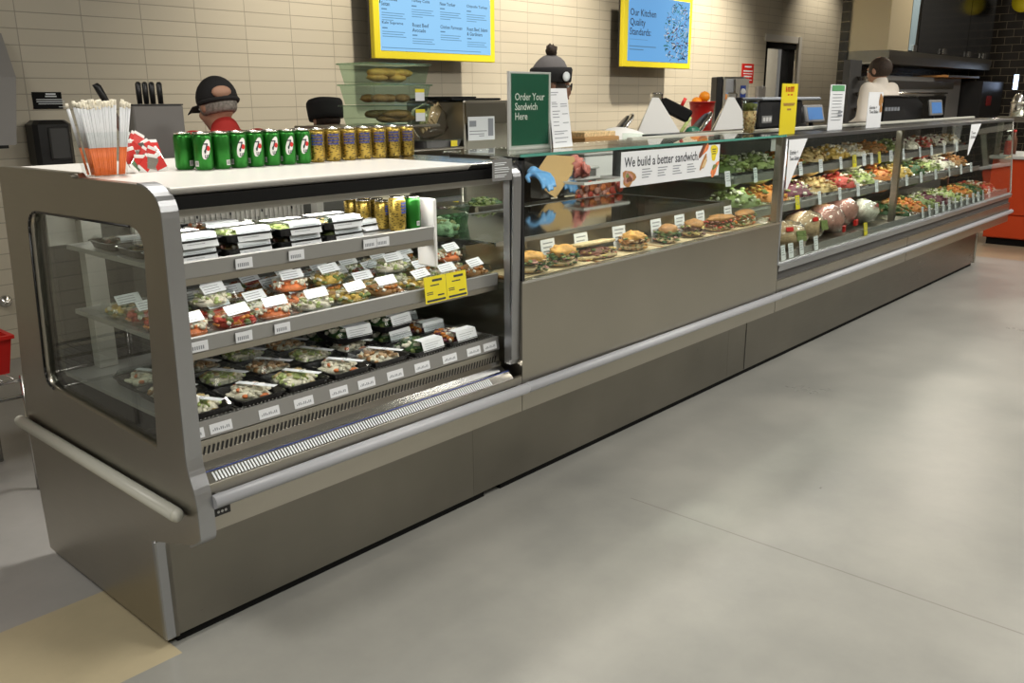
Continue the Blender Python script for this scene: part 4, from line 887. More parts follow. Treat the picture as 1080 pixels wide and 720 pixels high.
# bread tubs on a rack behind the cans
o = thing('rack_stand', 'stainless rack holding the bread tubs and dough trays behind the cans', 'rack', (1.54, .98, 0))
for z, x1 in ((1.478, .58), (1.36, .76), (1.05, .76)): MB().rbox(0, x1, 0, .42, z-.012, z, .003).build('shelf', 'steel', o)
for x in (.02, .74):
    for y in (.02, .40): MB().tube([(x, y, 0), (x, y, 1.36 if x > .5 else 1.47)], .012, 8).build('post', 'steel', o)
for i, lb in enumerate(('bottom green-tinted bread tub with dark loaves in the stack of three', 'middle green-tinted bread tub of the stack, nearly empty', 'top green-tinted bread tub with golden rolls, beside the menu screen')):
    o = thing('bread_tub', lb, 'food tub', (1.90, 1.13, 1.479+i*.0965), R(2*(i-1)), 'stacked bread tubs')
    w, d, hh = .195, .11, .086
    MB().loft([rr4(w*.90, d*.90, 0), rr4(w, d, hh), rr4(w+.008, d+.008, hh), rr4(w+.008, d+.008, hh+.006)], True, False, 0, False).build('tub', 'tub_plastic', o)
    MB().rbox(-w-.01, w+.01, -d-.01, d+.01, hh+.001, hh+.0075, .002).build('lid', 'tub_plastic', o)
    n = (18, 6, 20)[i]; rg = random.Random(i)
    for k in range(n):
        l = (.065, .05, .06)[i]
        MB().blob((rg.uniform(-.12, .12), rg.uniform(-.07, .04), (.028 if k < 6 else .05)), (l, .032, .020), 0, k, .08, (12, 7), None).build('bread_roll', mat('golden_roll', (.92, .45, .10), .6, noise_amt=.25) if i == 2 and k == 0 else ('golden_roll' if i == 2 else 'bread_crust'), o)
    if i < 2:
        mb = MB(); mb.box(.09, .15, -d-.004, -d-.003, .015, .055, 0); mb.box(.09, .15, -d-.004, -d-.003, .055, .072, 1); mb.build('date_label', ['paper', 'yellow'], o)
# bread bag, dough trays, steel oven
o = thing('bread_bag', 'clear plastic bag of sliced bread standing on a dark tray left of the oven', 'bread', (2.17, 1.12, 1.402))
MB().blob((0, 0, .085), (.11, .07, .095), 0, 4, .15, (16, 10)).build('bag', 'wrap', o)
for k in range(5): MB().rbox(-.035, .035, -.004, .004, -.05, .05, .003, 0, Matrix.Translation((-.05+k*.022, -.02, .085+.01*k)) @ Matrix.Rotation(R(32), 4, 'Y') @ Matrix.Rotation(R(20), 4, 'Z')).build('bread_slice', 'bread_soft', o)
for i, z in enumerate((1.361, 1.225)):
    o = thing('dark_tray', ('lidded dark food tray with a yellow label right under the bread bag', 'lower lidded dark food tray with a yellow label near the cooler top')[i], 'food tray', (2.16, 1.10, 1.361-(.0) if i == 0 else 1.051+.0))
    tray_shape(.26, .22, .035 if i == 0 else .06).build('tray', 'grey_mid', o); MB().rbox(-.135, .135, -.115, .115, .036 if i == 0 else .061, .039 if i == 0 else .065, .001).build('lid', 'tub_plastic', o)
    mb = MB(); mb.box(.03, .075, -.121, -.1195, .004, .034, 0); mb.build('date_label', 'sign_yellow', o)
ox0, ox1 = P(490, 130, 1, .98).x, P(538, 130, 1, .98).x
o = thing('oven', 'boxy stainless countertop oven with a white label, left of the order sign', 'oven', (ox0, .98, 1.0)); w = ox1-ox0; zt = P(510, 106, 1, .98).z-1.0
MB().rbox(0, w, 0, .45, 0, zt, .008).build('body', 'steel', o); MB().rbox(w*.93, w+.03, -.02, .40, .06, zt*.80, .01).build('side_panel', 'steel_bright', o)
MB().prism([(0, zt*.80), (w*.95, zt*.80), (w*.85, zt*.98), (0, zt*.98)], 1, -.012, -.001).build('fascia', 'steel_dark', o)
M4 = frame_mat((.01, -.014, zt*.66), (1, 0, 0), (0, 0, 1)); MB().box(0, .20, 0, .12, 0, .001, 0, M4).build('paper_label', 'label', o)
lines_mb(M4, [(.01, .06, .07, .03), (.08, .12, .02, .004), (.15, .19, .02, .09), (.01, .14, .045, .004), (.01, .12, .03, .004)], .0015).build('print', 'ink_grey', o)
for x in (.03, w-.03): MB().tube([(x, .05, -1.0), (x, .05, .002)], .02, 8).build('leg', 'steel', o)
for x in (.03, w-.03): MB().tube([(x, .40, -1.0), (x, .40, .002)], .02, 8).build('leg', 'steel', o)
k_ = thing('folded_mat', 'black folded mat lying on the top of the oven', 'mat', (ox0-.02, 1.0, 1.0+zt+.001)); MB().rbox(-.05, w*.92, 0, .38, 0, .012, .004).rbox(-.02, w*.5, .04, .30, .012, .02, .003).build('mat_body', 'black_matte', k_)
# ------------------------------------------------------------------ order sign, menu sheet
o = thing('order_sign', 'green framed sign reading Order Your Sandwich Here on the sandwich case top', 'sign', (1.49, -.055, 1.4115))
MB().box(-.006, .236, -.004, .006, 0, .285).build('acrylic_frame', 'grey_light', o); MB().box(-.006, .236, -.02, .06, 0, .004).build('foot', 'glass_green', o)
MB().box(.006, .222, -.0055, -.0042, .016, .277).build('green_card', 'green_sign', o)
M4 = frame_mat((.006, -.0058, .016), (1, 0, 0), (0, 0, 1)); text('Order Your\nSandwich\nHere', .172, .098, 'white', o, M4 @ Matrix.Translation((.018, .192, 0)), 'lettering', .014)
MB().box(.0, .23, -.0075, -.0065, .01, .281).build('cover_sheet', 'glass', o)
o = thing('menu_sheet', 'leaning white menu sheet in a clear stand right of the green order sign', 'menu', (0, 0, 0))
a_, b2_, c2_, d_ = P(584, 158, 1, -.10), P(604, 156, 1, -.10), P(597.5, 95, 1, .00), P(578, 95, 1, .0)
dz_ = max(0, 1.4125-min(a_.z, b2_.z)); o.location = (0, 0, dz_)
nn = Vector((0, -.002, 0)); mb = MB(); mb.add([a_, b2_, c2_, d_, a_-nn, b2_-nn, c2_-nn, d_-nn], [(0, 1, 2, 3), (7, 6, 5, 4), (0, 4, 5, 1), (1, 5, 6, 2), (2, 6, 7, 3), (3, 7, 4, 0)]); mb.build('sheet', 'paper', o)
xd = (b2_-a_); yd = (d_-a_); mb = MB()
for k, (u0, u1, v) in enumerate([(.1, .5, .92), (.1, .4, .88), (.1, .35, .75), (.1, .4, .72), (.55, .9, .72), (.1, .4, .68), (.55, .9, .68), (.1, .5, .60), (.1, .4, .55), (.6, .9, .55), (.1, .45, .50), (.1, .4, .42), (.6, .9, .40), (.1, .4, .36), (.1, .8, .26), (.1, .6, .22), (.1, .8, .15), (.1, .7, .08)]):
    q = [a_+xd*u+yd*(v+dv)-Vector((0, .001, 0)) for u, dv in ((u0, 0), (u1, 0), (u1, .013), (u0, .013))]; mb.add(q, [(0, 1, 2, 3)])
mb.build('print', 'ink_grey', o)
a3 = a_+Vector((-.012, .0, 0)); MB().tube([a3+Vector((-.004, 0, 0)), d_+Vector((-.004, .004, 0))], .003, 6).build('clear_stand', 'grey_light', o)
# ------------------------------------------------------------------ goods behind the sandwich case
def on(px, py, y, z): p = P(px, py, 1, y); return (p.x, y, z)
TZ = 1.061
cx = P(621, 150, 1, 1.5).x
o = thing('storage_tub', 'white plastic tub under the tan cardboard tray', 'tub', (cx, 1.5, TZ)); MB().rbox(-.22, .22, -.13, .13, 0, .17, .015).build('tub_body', 'white', o); MB().rbox(-.23, .23, -.14, .14, .16, .178, .004).build('lid', 'grey_light', o)
o = thing('cardboard_tray', 'open tan cardboard tray with dark print left of the white bread bag', 'box', (cx, 1.5, TZ+.18))
MB().rbox(-.20, .20, -.12, .12, .0, .10, .004).build('box_body', mat('cardboard', (.42, .24, .09), .7), o); MB().rbox(-.18, .18, -.10, .10, .10, .135, .004).build('loaf_layer', 'bread_soft', o)
lines_mb(frame_mat((-.09, -.1215, .04), (1, 0, 0), (0, 0, 1)), [(k*.028, k*.028+.018, 0, .028) for k in range(6)], .0005).build('print', 'nut', o)
cx = P(650, 140, 1, 1.55).x
o = thing('white_bread_bag', 'white paper bag with dark printed emblem lying beside the left slicer', 'bag', (cx, 1.48, TZ+.11), R(-45))
mm_ = Matrix.Rotation(R(12), 4, 'Y')
MB().blob((0, 0, .09), (.23, .17, .13), 0, 3, .05, (22, 12), mm_).build('bag_body', 'white', o)
mb = MB(); rg = random.Random(4)
for k in range(26):
    u, v = rg.uniform(-.10, .10), rg.uniform(-.03, .05)
    if abs(u)/.11+abs(v)/.055 > 1.25: continue
    y = -.172*math.sqrt(max(.1, 1-(u/.25)**2-(v/.15)**2))-.006; mb.rbox(u-.018, u+.016, y-.004, y+.02, .09+v-.005, .09+v+.006, .001, 0)
mb.build('emblem', 'ink', o)
MB().rbox(-.2, .2, -.12, .14, -.11, .02, .01).build('bag_base', 'white', o)
def slicer(px, y, label, s=1.0):
    x = P(px, 140, 1, y).x; o = thing('meat_slicer', label, 'slicer', (x, y, TZ), R(-48)); o.scale = (s, s, s*.98); 
    B = MB(); B.rbox(-.30, .36, -.20, .24, .0, .15, .02); B.loft([[(-.30, -.19, .15), (.36, -.19, .15), (.36, .22, .15), (-.30, .22, .15)], [(-.22, -.14, .245), (.32, -.14, .245), (.32, .18, .245), (-.22, .18, .245)]], True, True, 0, False)
    B.build('base', 'steel_bright', o)
    MB().rbox(-.18, .20, -.206, -.20, .05, .14, .003).build('control_plate', 'label', o); MB().rbox(.02, .045, -.212, -.206, .075, .115, .002).build('switch', 'black', o)
    for kx in (-.12, .11): MB().lathe([(.012, 0), (.012, .006)], 12, M4=Matrix.Translation((kx, -.206, .07)) @ Matrix.Rotation(R(90), 4, 'X')).build('knob', 'grey_light', o)
    # blade cover: tilted dark disc with a steel rim on the left
    Mb = Matrix.Translation((-.29, -.16, .30)) @ Matrix.Rotation(R(-52), 4, 'Y')
    MB().lathe([(.155, -.012), (.165, 0), (.155, .014), (.10, .02)], 30, M4=Mb).build('blade_ring', 'steel_bright', o); MB().lathe([(.135, .0145), (.125, .03), (.0, .034)], 30, M4=Mb).build('blade_cover', 'black', o)
    # product carriage: slanted cream table with steel arm and dark grip block
    Mc = Matrix.Translation((.02, 0, .25)) @ Matrix.Rotation(R(-38), 4, 'Y')
    MB().prism([(-.14, .0), (.22, .0), (.20, .05), (.03, .31), (-.02, .31)], 1, -.10, -.07).build('carriage_plate', 'white', o)
    ch = [c_ for c_ in bpy.data.objects if c_.parent == o and c_.name.startswith('carriage_plate')][0]; ch.location = (-.02, 0, .24)
    MB().tube([(-.14, .0, .25), (.0, .0, .56)], .018, 10).build('slide_arm', 'steel_bright', o)
    MB().rbox(-.035, .05, -.05, .05, .52, .59, .012).build('arm_head', 'steel_bright', o)
    Mg = Matrix.Translation((.06, 0, .545)) @ Matrix.Rotation(R(26), 4, 'Y')
    MB().rbox(0, .25, -.07, .05, -.09, .01, .012, 0, Mg).build('food_pusher', 'black_matte', o)
    MB().tube([(.20, 0, .47), (.235, 0, .545)], .014, 10).build('red_handle', 'red', o)
    MB().tube([(.16, -.05, .25), (.08, -.05, .36)], .012, 8).build('clamp_arm', 'steel', o); MB().tube([(.18, -.05, .25), (.27, -.05, .40)], .014, 8).build('lever', 'leaf_pale', o)
    MB().blob((.30, -.02, .27), (.07, .05, .06), 0, 1, .05, (12, 8)).build('motor_cap', 'green_sign', o)
    return o
slicer(690, 1.60, 'silver meat slicer with white carriage, nearest to the bread bag')
s_ = slicer(768, 1.56, 'second silver meat slicer, between the red bowl and the nut cup')
# red bowl of oranges
p = P(740, 122, 1, 1.98)
o = thing('red_bowl', 'bright red bowl between the two slicers', 'bowl', (p.x, 1.98, TZ+.0)); zt = P(741, 107, 1, 1.98).z-TZ
MB().lathe([(.085, 0), (.095, zt-.14), (.10, zt-.13), (.118, zt), (.123, zt), (.113, zt-.01), (.09, zt-.12), (.0, zt-.12)], 24).build('bowl_body', 'red', o)
for i, (dx_, dy_, dz_) in enumerate(((0.0, -.02, .03), (-.05, .03, -.02), (.05, .03, -.025))):
    k_ = thing('orange_fruit', ('orange on top of the pile in the red bowl', 'orange low on the left side in the red bowl', 'orange low on the right side in the red bowl')[i], 'fruit', (p.x+dx_, 1.98+dy_, TZ+zt+.012+dz_))
    MB().blob((0, 0, 0), (.050, .050, .048), 0, 0, .01, (16, 10)).build('peel', mat('orange_peel', (.95, .32, .01), .45, bump=.3, nscale=200) if i == 0 else 'orange_peel', k_); MB().blob((0, 0, .046), (.006, .006, .004), 0, 0, 0).build('stem', 'leaf_dark', k_)
# stainless towel dispenser with dark side
xa, xb = P(763, 100, 1, 2.4).x, P(787, 100, 1, 2.4).x
o = thing('soap_dispenser', 'tall brushed steel dispenser with a dark side and small blue badge, below the red notice', 'dispenser', (xa, 2.4, TZ), R(-45)); zt = P(770, 81, 1, 2.4).z-TZ; w = xb-xa
w = .24; MB().rbox(0, w, 0, .24, 0, zt, .02).build('body', 'alu_trim', o); MB().rbox(-.07, -.001, .03, .24, 0, zt, .006).build('dark_side', 'black', o); MB().prism([(w*.55, zt*.2), (w*.95, zt*.1), (w*1.05, zt*.97), (w*.45, zt*.97)], 1, -.04, -.001).build('front_panel', 'steel', o)
mb = MB(); mb.rbox(w*.68, w*.92, -.046, -.041, zt*.72, zt*.88, .003, 0); mb.blob((w*.80, -.047, zt*.80), (.03, .003, .03), 1, 0, .1, (8, 6)); mb.build('badge', ['blue', 'white'], o)
MB().rbox(-.1, w+.1, -.02, .35, -.04, -.001, .004).build('shelf', 'steel', o)
for x in (-.06, w+.06): MB().tube([(x, .1, -TZ), (x, .1, -.04)], .02, 8).build('leg', 'steel', o)
o = wallbox('switch_box', 'small grey box beside the open doorway', 'box', 10.78, 11.02, P(810, 103, 1, WY).z, P(810, 91, 1, WY).z, .05, 'grey')
MB().tube([(.12, -.005, .12), (.12, -.005, .17)], .008, 6).build('pin', 'grey_light', o)
# nut cup
p = P(790, 137, 1, .05); zc = 1.412
o = thing('nut_cup', 'clear cup of brown nuts with green topping layer standing on the case top', 'cup', (3.36+.12, -.03, zc)); o.location.x = P(790, 130, 1, -.03).x
MB().lathe([(.026, 0), (.030, .0), (.042, .165), (.044, .167)], 22, caps=False).build('cup_wall', 'lid', o); MB().lathe([(.0, .165), (.044, .167), (.044, .172), (.0, .176)], 22).build('cup_lid', 'glass', o)
mb = MB(); rg = random.Random(3)
for k in range(150):
    z = rg.uniform(.006, .118); a = rg.uniform(0, 6.28); r = (.026+z*.09)*.9; mb.blob((r*math.cos(a), r*math.sin(a), z), (.006, .005, .004), rg.choice([0, 0, 1, 2]), k, .2, (6, 4))
mb.lathe([(.024, .003), (.034, .118)], 16, mi=0); mb.build('nuts', ['chickpea', 'grain', 'bread_crust'], o)
mb = MB().lathe([(.036, .119), (.039, .155), (.01, .158)], 18); mb.build('green_layer', mat('herb', (.10, .12, .015), .8, noise_amt=.4, nscale=120), o)
MB().rbox(.030, .046, -.02, .0, .10, .16, .002).build('blue_tab', 'blue', o)
# ------------------------------------------------------------------ registers and cards on the deli case
DT = 1.3925
def px(p_, y, ref=120): return P(p_, ref, 1, y).x
x0, x1 = px(801, .36), px(846, .36)
o = thing('label_scale', 'boxy black label scale behind the yellow sign', 'scale', (x0, .36, DT)); w = x1-x0; zt = P(805, 106, 1, .36).z-DT
MB().rbox(0, w, 0, .10, .012, zt, .01).build('body', 'black', o); MB().rbox(-.005, w+.25, -.02, .12, zt, zt+.02, .006).build('lid', 'ink_grey', o); MB().box(.05, w-.04, .03, .09, 0, .012).build('foot', 'black_matte', o)
M4 = frame_mat((w*.05, -.0015, zt*.25), (1, 0, 0), (0, 0, 1)); mb = MB(); mb.box(0, .14, 0, .045, 0, .002, 0, M4)
for k in range(3): mb.box(.014+k*.042, .044+k*.042, .010, .035, .0021, .004, 1, M4)
mb.build('button_panel', ['grey_mid', 'grey_light'], o)
def tablet(p0, p1, ytop, ybot, y, label, tilt=14, mtx='blue_light'):
    xa, xb = px(p0, y), px(p1, y); zt, zb = P(p0, ytop, 1, y).z, P(p0, ybot, 1, y).z; o = thing('tablet_screen', label, 'tablet', (xa, y, zb)); w = xb-xa; h = zt-zb
    Mt = Matrix.Rotation(R(-tilt), 4, 'X')
    MB().rbox(0, w, 0, .02, 0, h, .006, 0, Mt).build('case', 'grey_mid' if mtx != 'x' else 'black', o)
    MB().box(w*.12, w*.90, -.002, -.0, h*.14, h*.84, 0, Mt).build('display', mat('tablet_glow', (.03, .08, .15), .2, emit=(.10, .22, .50), est=.7) if 'tablet_glow' not in M else 'tablet_glow', o)
    MB().tube([(w/2, .03, DT-zb), (w/2, .05, h*.4)], .015, 8).rbox(w/2-.06, w/2+.06, -.02, .10, DT-zb, DT-zb+.01, .003).build('stand', 'black', o); return o
tablet(852, 871, 110, 129, .22, 'blue-lit tablet screen between the yellow sign and the green-topped sheet')
o = thing('printer', 'round-backed black printer right of the yellow sign', 'printer', (px(842, .38), .38, DT)); MB().blob((.10, .08, .09), (.13, .09, .085), 0, 2, .03, (14, 8)).build('body', 'black', o); MB().rbox(.02, .2, .02, .16, 0, .03, .004).build('foot', 'black', o)
def card(name, p0, p1, ytop, ybot, y, label, mt, base=True):
    xa, xb = px(p0, y, (ytop+ybot)/2), px(p1, y, (ytop+ybot)/2); zt = P(p0, ytop, 1, y).z
    o = thing(name, label, 'sign', (xa, y, DT)); w = xb-xa; h = zt-DT
    MB().box(0, w, 0, .003, .0, h).build('card', mt, o)
    if base: MB().box(-.002, w+.002, -.012, .05, 0, .004).build('foot', 'lid', o)
    return o, w, h, frame_mat((0, -.0015, 0), (1, 0, 0), (0, 0, 1))
o, w, h, M4 = card('yellow_sign', 823.5, 840, 88, 143, -.03, 'tall narrow yellow sign with red lettering on the deli case top', 'sign_yellow')
lines_mb(M4, [(w*.22, w*.27, h*.84, .030), (w*.33, w*.46, h*.91, .006), (w*.33, w*.37, h*.84, .026), (w*.42, w*.46, h*.84, .026), (w*.52, w*.56, h*.84, .030), (w*.60, w*.64, h*.84, .030), (w*.68, w*.72, h*.84, .030), (w*.52, w*.72, h*.92, .005)], .0006).build('headline', 'red', o); lines_mb(M4, [(w*.35, w*.45, h*.77, .008), (w*.55, w*.65, h*.77, .008)], .0006).build('red_marks', 'red', o)
text('2 for $10\nTap', w*.8, .060, 'ink_grey', o, M4 @ Matrix.Translation((w*.10, h*.66, 0)), 'lettering', .0) if False else lines_mb(M4, [(w*.12, w*.85, h*.60, .006), (w*.15, w*.8, h*.57, .006), (w*.38, w*.62, h*.48, .010)], .0006).build('small_print', 'nut', o)
o, w, h, M4 = card('info_sheet', 874.5, 890, 89, 139, .02, 'tall white sheet with a green header on the deli case top', 'paper')
MB().add([(w*.08, h*.86, .0008), (w*.92, h*.86, .0008), (w*.92, h*.985, .0008), (w*.08, h*.985, .0008)], [(0, 1, 2, 3)], 0, False, M4).build('header', mat('header_green', (.10, .32, .14), .5), o)
lines_mb(M4, [(w*.15, w*.8, h*(.78-.07*k), .004) for k in range(9)]+[(w*.6, w*.9, h*.38, .012), (w*.6, w*.9, h*.30, .012)], .0009).build('print', 'ink_grey', o)
o, w, h, M4 = card('folded_card', 915, 930, 97, 136, -.02, 'white card with dark words and food picture in front of the man in white', 'paper')
text('Entrée +\nTwo Sides', w*.6, .05, 'ink', o, M4 @ Matrix.Translation((w*.12, h*.62, 0)), 'lettering', .01)
mb = MB(); flatblob(mb, w*.85, h*.78, w*.13, h*.16, 0, M4, 2); flatblob(mb, w*.9, h*.55, w*.08, h*.14, 1, M4, 3, .001); mb.build('food_picture', ['nut', 'bread_crust'], o)
x0, x1 = px(932, .36), px(972, .36)
o = thing('cash_register', 'long black register unit in front of the cook', 'register', (x0, .36, DT)); w = x1-x0; zt = P(935, 102, 1, .36).z-DT
MB().prism([(0, .01), (w, .01), (w, zt*.7), (w*.8, zt), (0, zt)], 1, 0, .11).build('body', 'black', o); MB().rbox(-.01, w*.82, -.02, .12, zt, zt+.012, .004).build('lid', 'steel_bright', o); MB().box(.03, w-.03, .02, .10, 0, .01).build('foot', 'black_matte', o)
M4 = frame_mat((.02, -.001, zt*.45), (1, 0, 0), (0, 0, 1)); lines_mb(M4, [(k*.07, k*.07+.05, 0, .03) for k in range(5)], .0005).build('print', 'ink_grey', o)
tablet(982, 995, 105, 122, .25, 'blue-grey tablet at the right end of the black register', 10)
# ------------------------------------------------------------------ people
mat('skin', (.50, .28, .19), .55, spec=.4); mat('skin_brown', (.26, .13, .08), .5); mat('hair_grey', (.30, .27, .24), .8, noise_amt=.3, nscale=80); mat('hair_dark', (.035, .02, .012), .7, noise_amt=.4, nscale=90)
mat('shirt_red', (.42, .02, .015), .8); mat('cloth_black', (.016, .015, .016), .85); mat('shirt_white', (.74, .68, .60), .8); mat('beanie_grey', (.16, .15, .15), .95, bump=.6, nscale=90); mat('glove_blue', (.16, .42, .80), .35)
def cap_(mb, a, b_, r0, r1, n=14):            # tapered capsule
    a, b_ = Vector(a), Vector(b_); d = b_-a; L_ = d.length; d.normalize(); pts = []; rs = []
    for k in range(5):
        t_ = math.pi/2*k/4; pts.append(a-d*r0*math.cos(t_)); rs.append(max(.002, r0*math.sin(t_)))
    for k in range(5):
        t_ = math.pi/2*k/4; pts.append(b_+d*r1*math.sin(t_)); rs.append(max(.002, r1*math.cos(t_)))
    mb.tube(pts, rs, n)
def fuse(mb, name, mt, parent, vox=.011, it=6, M4=None):
    o = mb.build(name, mt, None); r = o.modifiers.new('r', 'REMESH'); r.mode = 'VOXEL'; r.voxel_size = vox; r.use_smooth_shade = True
    if it: s_ = o.modifiers.new('s', 'SMOOTH'); s_.iterations = it; s_.factor = .5
    bpy.context.view_layer.update(); me = bpy.data.meshes.new_from_object(o.evaluated_get(bpy.context.evaluated_depsgraph_get()))
    old = o.data; o.modifiers.clear(); o.data = me; bpy.data.meshes.remove(old); me.materials.clear(); me.materials.append(M[mt]); me.name = name
    if M4 is not None: me.transform(M4)
    for p_ in me.polygons: p_.use_smooth = True
    o.parent = parent; return o
def hand(mb, wrist, d, nrm, s=1.0, curl=.5, flip=1):
    """palm, four unequal bent fingers and a thumb leaving the side of the palm; d = pointing way, nrm = back of hand"""
    w = Vector(wrist); d = Vector(d).normalized(); n_ = Vector(nrm); n_ = (n_-d*n_.dot(d)).normalized(); sd = d.cross(n_)*flip
    for k in range(4):
        off = (k-1.5)*.021*s; cap_(mb, w+sd*off*.6, w+d*.085*s+sd*off, .016*s, .013*s, 8)
        l = (.036, .043, .040, .031)[k]*s; a = w+d*.088*s+sd*off; ang = curl
        for j in range(3):
            dd = (d*math.cos(ang)-n_*math.sin(ang)); b_ = a+dd*l*(1, .75, .55)[j]; cap_(mb, a, b_, (.0105-.001*j)*s, (.0098-.001*j)*s, 8); a = b_; ang += curl
    a = w+d*.030*s-sd*.030*s; b_ = a+(d*.6-sd*.75-n_*.25).normalized()*.042*s; cap_(mb, a, b_, .014*s, .012*s, 8); cap_(mb, b_, b_+(d*.9-sd*.2-n_*.35).normalized()*.034*s, .0115*s, .010*s, 8)
def person(label, loc, rz, sc, skin, top, lean=0, headpos=None, head_yaw=0, head_pitch=0, rhand=None, lhand=None, sleeve=1.0, apron=None, trousers='cloth_black', glove=None, collar=True):
    t = thing('person', label, 'person', loc, rz); t.scale = (sc,)*3
    hipz = .93; cl, sl_ = math.cos(lean), math.sin(lean)
    def T(x, z, y=0):                         # torso point, bent forward at the hips
        dz = z-hipz; return Vector((x, y*cl+dz*sl_, hipz+dz*cl-y*sl_))
    B = MB(); sh = {s_: T(.175*s_, 1.43) for s_ in (-1, 1)}
    neck = T(0, 1.46, -.01); hc = Vector(headpos) if headpos else T(0, 1.63, .03)
    for s_ in (-1, 1):
        cap_(B, (.095*s_, 0, .90), (.10*s_, .02, .49), .085, .058); cap_(B, (.10*s_, .02, .49), (.105*s_, -.02, .09), .054, .038); cap_(B, (.105*s_, -.03, .05), (.115*s_, .14, .035), .042, .032)
    cap_(B, T(-.05, .97), T(.05, .97), .125, .125); cap_(B, T(-.06, 1.15), T(.06, 1.15), .115, .115); cap_(B, T(-.085, 1.32), T(.085, 1.32), .12, .12); cap_(B, T(-.12, 1.41), T(.12, 1.41), .07, .07)
    cap_(B, neck-Vector((0, 0, .04)), hc-Vector((0, .005, .05)), .056, .054)
    Rh = Matrix.Translation(hc) @ Matrix.Rotation(head_yaw, 4, 'Z') @ Matrix.Rotation(head_pitch, 4, 'X')
    H = MB(); H.blob((0, -.012, .02), (.078, .096, .098), 0, 0, 0, (20, 14), Rh); H.blob((0, .028, -.035), (.060, .066, .078), 0, 0, 0, (18, 12), Rh); H.blob((0, .060, -.088), (.030, .028, .022), 0, 0, 0, (12, 8), Rh)
    H.blob((0, .094, -.018), (.013, .020, .026), 0, 0, 0, (10, 8), Rh); H.blob((0, .100, -.034), (.017, .014, .012), 0, 0, 0, (10, 8), Rh); H.blob((0, .080, .022), (.055, .016, .012), 0, 0, 0, (12, 8), Rh)
    for s_ in (-1, 1): H.blob((.079*s_, -.004, -.006), (.010, .020, .031), 0, 0, 0, (10, 8), Rh); H.blob((.046*s_, .055, -.035), (.022, .022, .022), 0, 0, 0, (10, 8), Rh)
    H.blob((0, .089, -.062), (.024, .010, .008), 0, 0, 0, (10, 6), Rh)
    o_ = len(B.v); B.v += H.v; B.f += [[i+o_ for i in f] for f in H.f]; B.mi += H.mi; B.sm += H.sm
    hands = {1: Vector(rhand) if rhand else Vector((.26, .10, .86)), -1: Vector(lhand) if lhand else Vector((-.26, .10, .86))}
    el = {}
    for s_ in (-1, 1):
        S_, W_2 = sh[s_], hands[s_]; mid = (S_+W_2)/2; D = (W_2-S_); L_ = min(D.length, .54); off = math.sqrt(max(.0001, .28**2-(L_/2)**2))
        pole = Vector((.35*s_, -.5, -.8)); pole = (pole-D.normalized()*pole.dot(D.normalized())).normalized(); E_ = mid+pole*off; el[s_] = E_
        cap_(B, S_, E_, .052, .040); cap_(B, E_, W_2, .040, .026); hand(B, W_2, (W_2-E_), (0, 0, 1), 1, .35, -s_)
    fuse(B, 'body', skin, t, .010, 4)
    for s_ in (-1, 1):
        mb = MB(); mb.blob((.030*s_, .083, .002), (.013, .009, .008), 0, 0, 0, (10, 8), Rh); mb.build('eye', 'white', t); mb = MB(); mb.blob((.030*s_, .0905, .002), (.005, .003, .005), 0, 0, 0, (8, 6), Rh); mb.build('iris', 'hair_dark', t)
    mb = MB(); mb.blob((0, .098, -.063), (.022, .004, .005), 0, 0, 0, (12, 6), Rh); mb.build('mouth', 'ham', t)
    C = MB(); cap_(C, T(-.055, .95), T(.055, .95), .142, .142); cap_(C, T(-.065, 1.15), T(.065, 1.15), .130, .130); cap_(C, T(-.09, 1.32), T(.09, 1.32), .135, .135); cap_(C, T(-.13, 1.405), T(.13, 1.405), .085, .085)
    for s_ in (-1, 1):
        cap_(C, sh[s_], el[s_], .070, .056)
        if sleeve > 0: cap_(C, el[s_], el[s_].lerp(hands[s_], sleeve*.9), .056, .042)
    if collar: cap_(C, neck-Vector((0, 0, .03)), neck+(hc-neck)*.22, .075, .068)
    fuse(C, 'shirt', top, t, .012, 8)
    Tr = MB()
    for s_ in (-1, 1): cap_(Tr, (.095*s_, 0, .92), (.10*s_, .02, .49), .105, .075); cap_(Tr, (.10*s_, .02, .49), (.105*s_, -.02, .12), .072, .065)
    fuse(Tr, 'trousers', trousers, t, .014, 6)
    for s_ in (-1, 1): S2 = MB(); cap_(S2, (.105*s_, -.04, .05), (.118*s_, .16, .04), .052, .040); S2.v = [(v[0], v[1], max(.0, v[2])) for v in S2.v]; S2.build('shoe', 'black', t)
    if glove:
        G = MB()
        for s_ in (-1, 1): W_2 = hands[s_]; d = (W_2-el[s_]); cap_(G, W_2-d.normalized()*.03, W_2, .036, .034, 10); hand(G, W_2, d, (0, 0, 1), 1.18, .35, -s_)
        fuse(G, 'gloves', glove, t, .007, 3)
    if apron:
        A = MB()
        for s_ in (-1, 1): A.tube([T(.09*s_, 1.30, -.137), T(.085*s_, 1.42, -.095), T(.075*s_, 1.475, -.03), T(.08*s_, 1.42, .09)], .014, 8)
        A.tube([T(-.19, 1.05, -.02), T(-.1, 1.05, -.14), T(.1, 1.05, -.14), T(.19, 1.05, -.02)], .016, 8); A.build('apron_straps', apron, t)
        MB().loft([[T(-.15, 1.30, .14), T(.15, 1.30, .14), T(.15, 1.30, .15), T(-.15, 1.30, .15)], [T(-.20, 1.0, .15), T(.20, 1.0, .15), T(.20, 1.0, .16), T(-.20, 1.0, .16)], [(-.22, .16, .50), (.22, .16, .50), (.22, .17, .50), (-.22, .17, .50)]]).build('apron', apron, t)
    return t, Rh
def dome(Rh, rx, ry, rz_, cz, zcut, n=(22, 14), cy=-.012, amt=0):
    mb = MB(); mb.blob((0, cy, cz), (rx, ry, rz_), 0, 3, amt, n, None)
    mb.v = [(v[0], v[1], max(v[2], zcut)) for v in mb.v]; mb.v = [tuple(Rh @ Vector(v)) for v in mb.v]; return mb
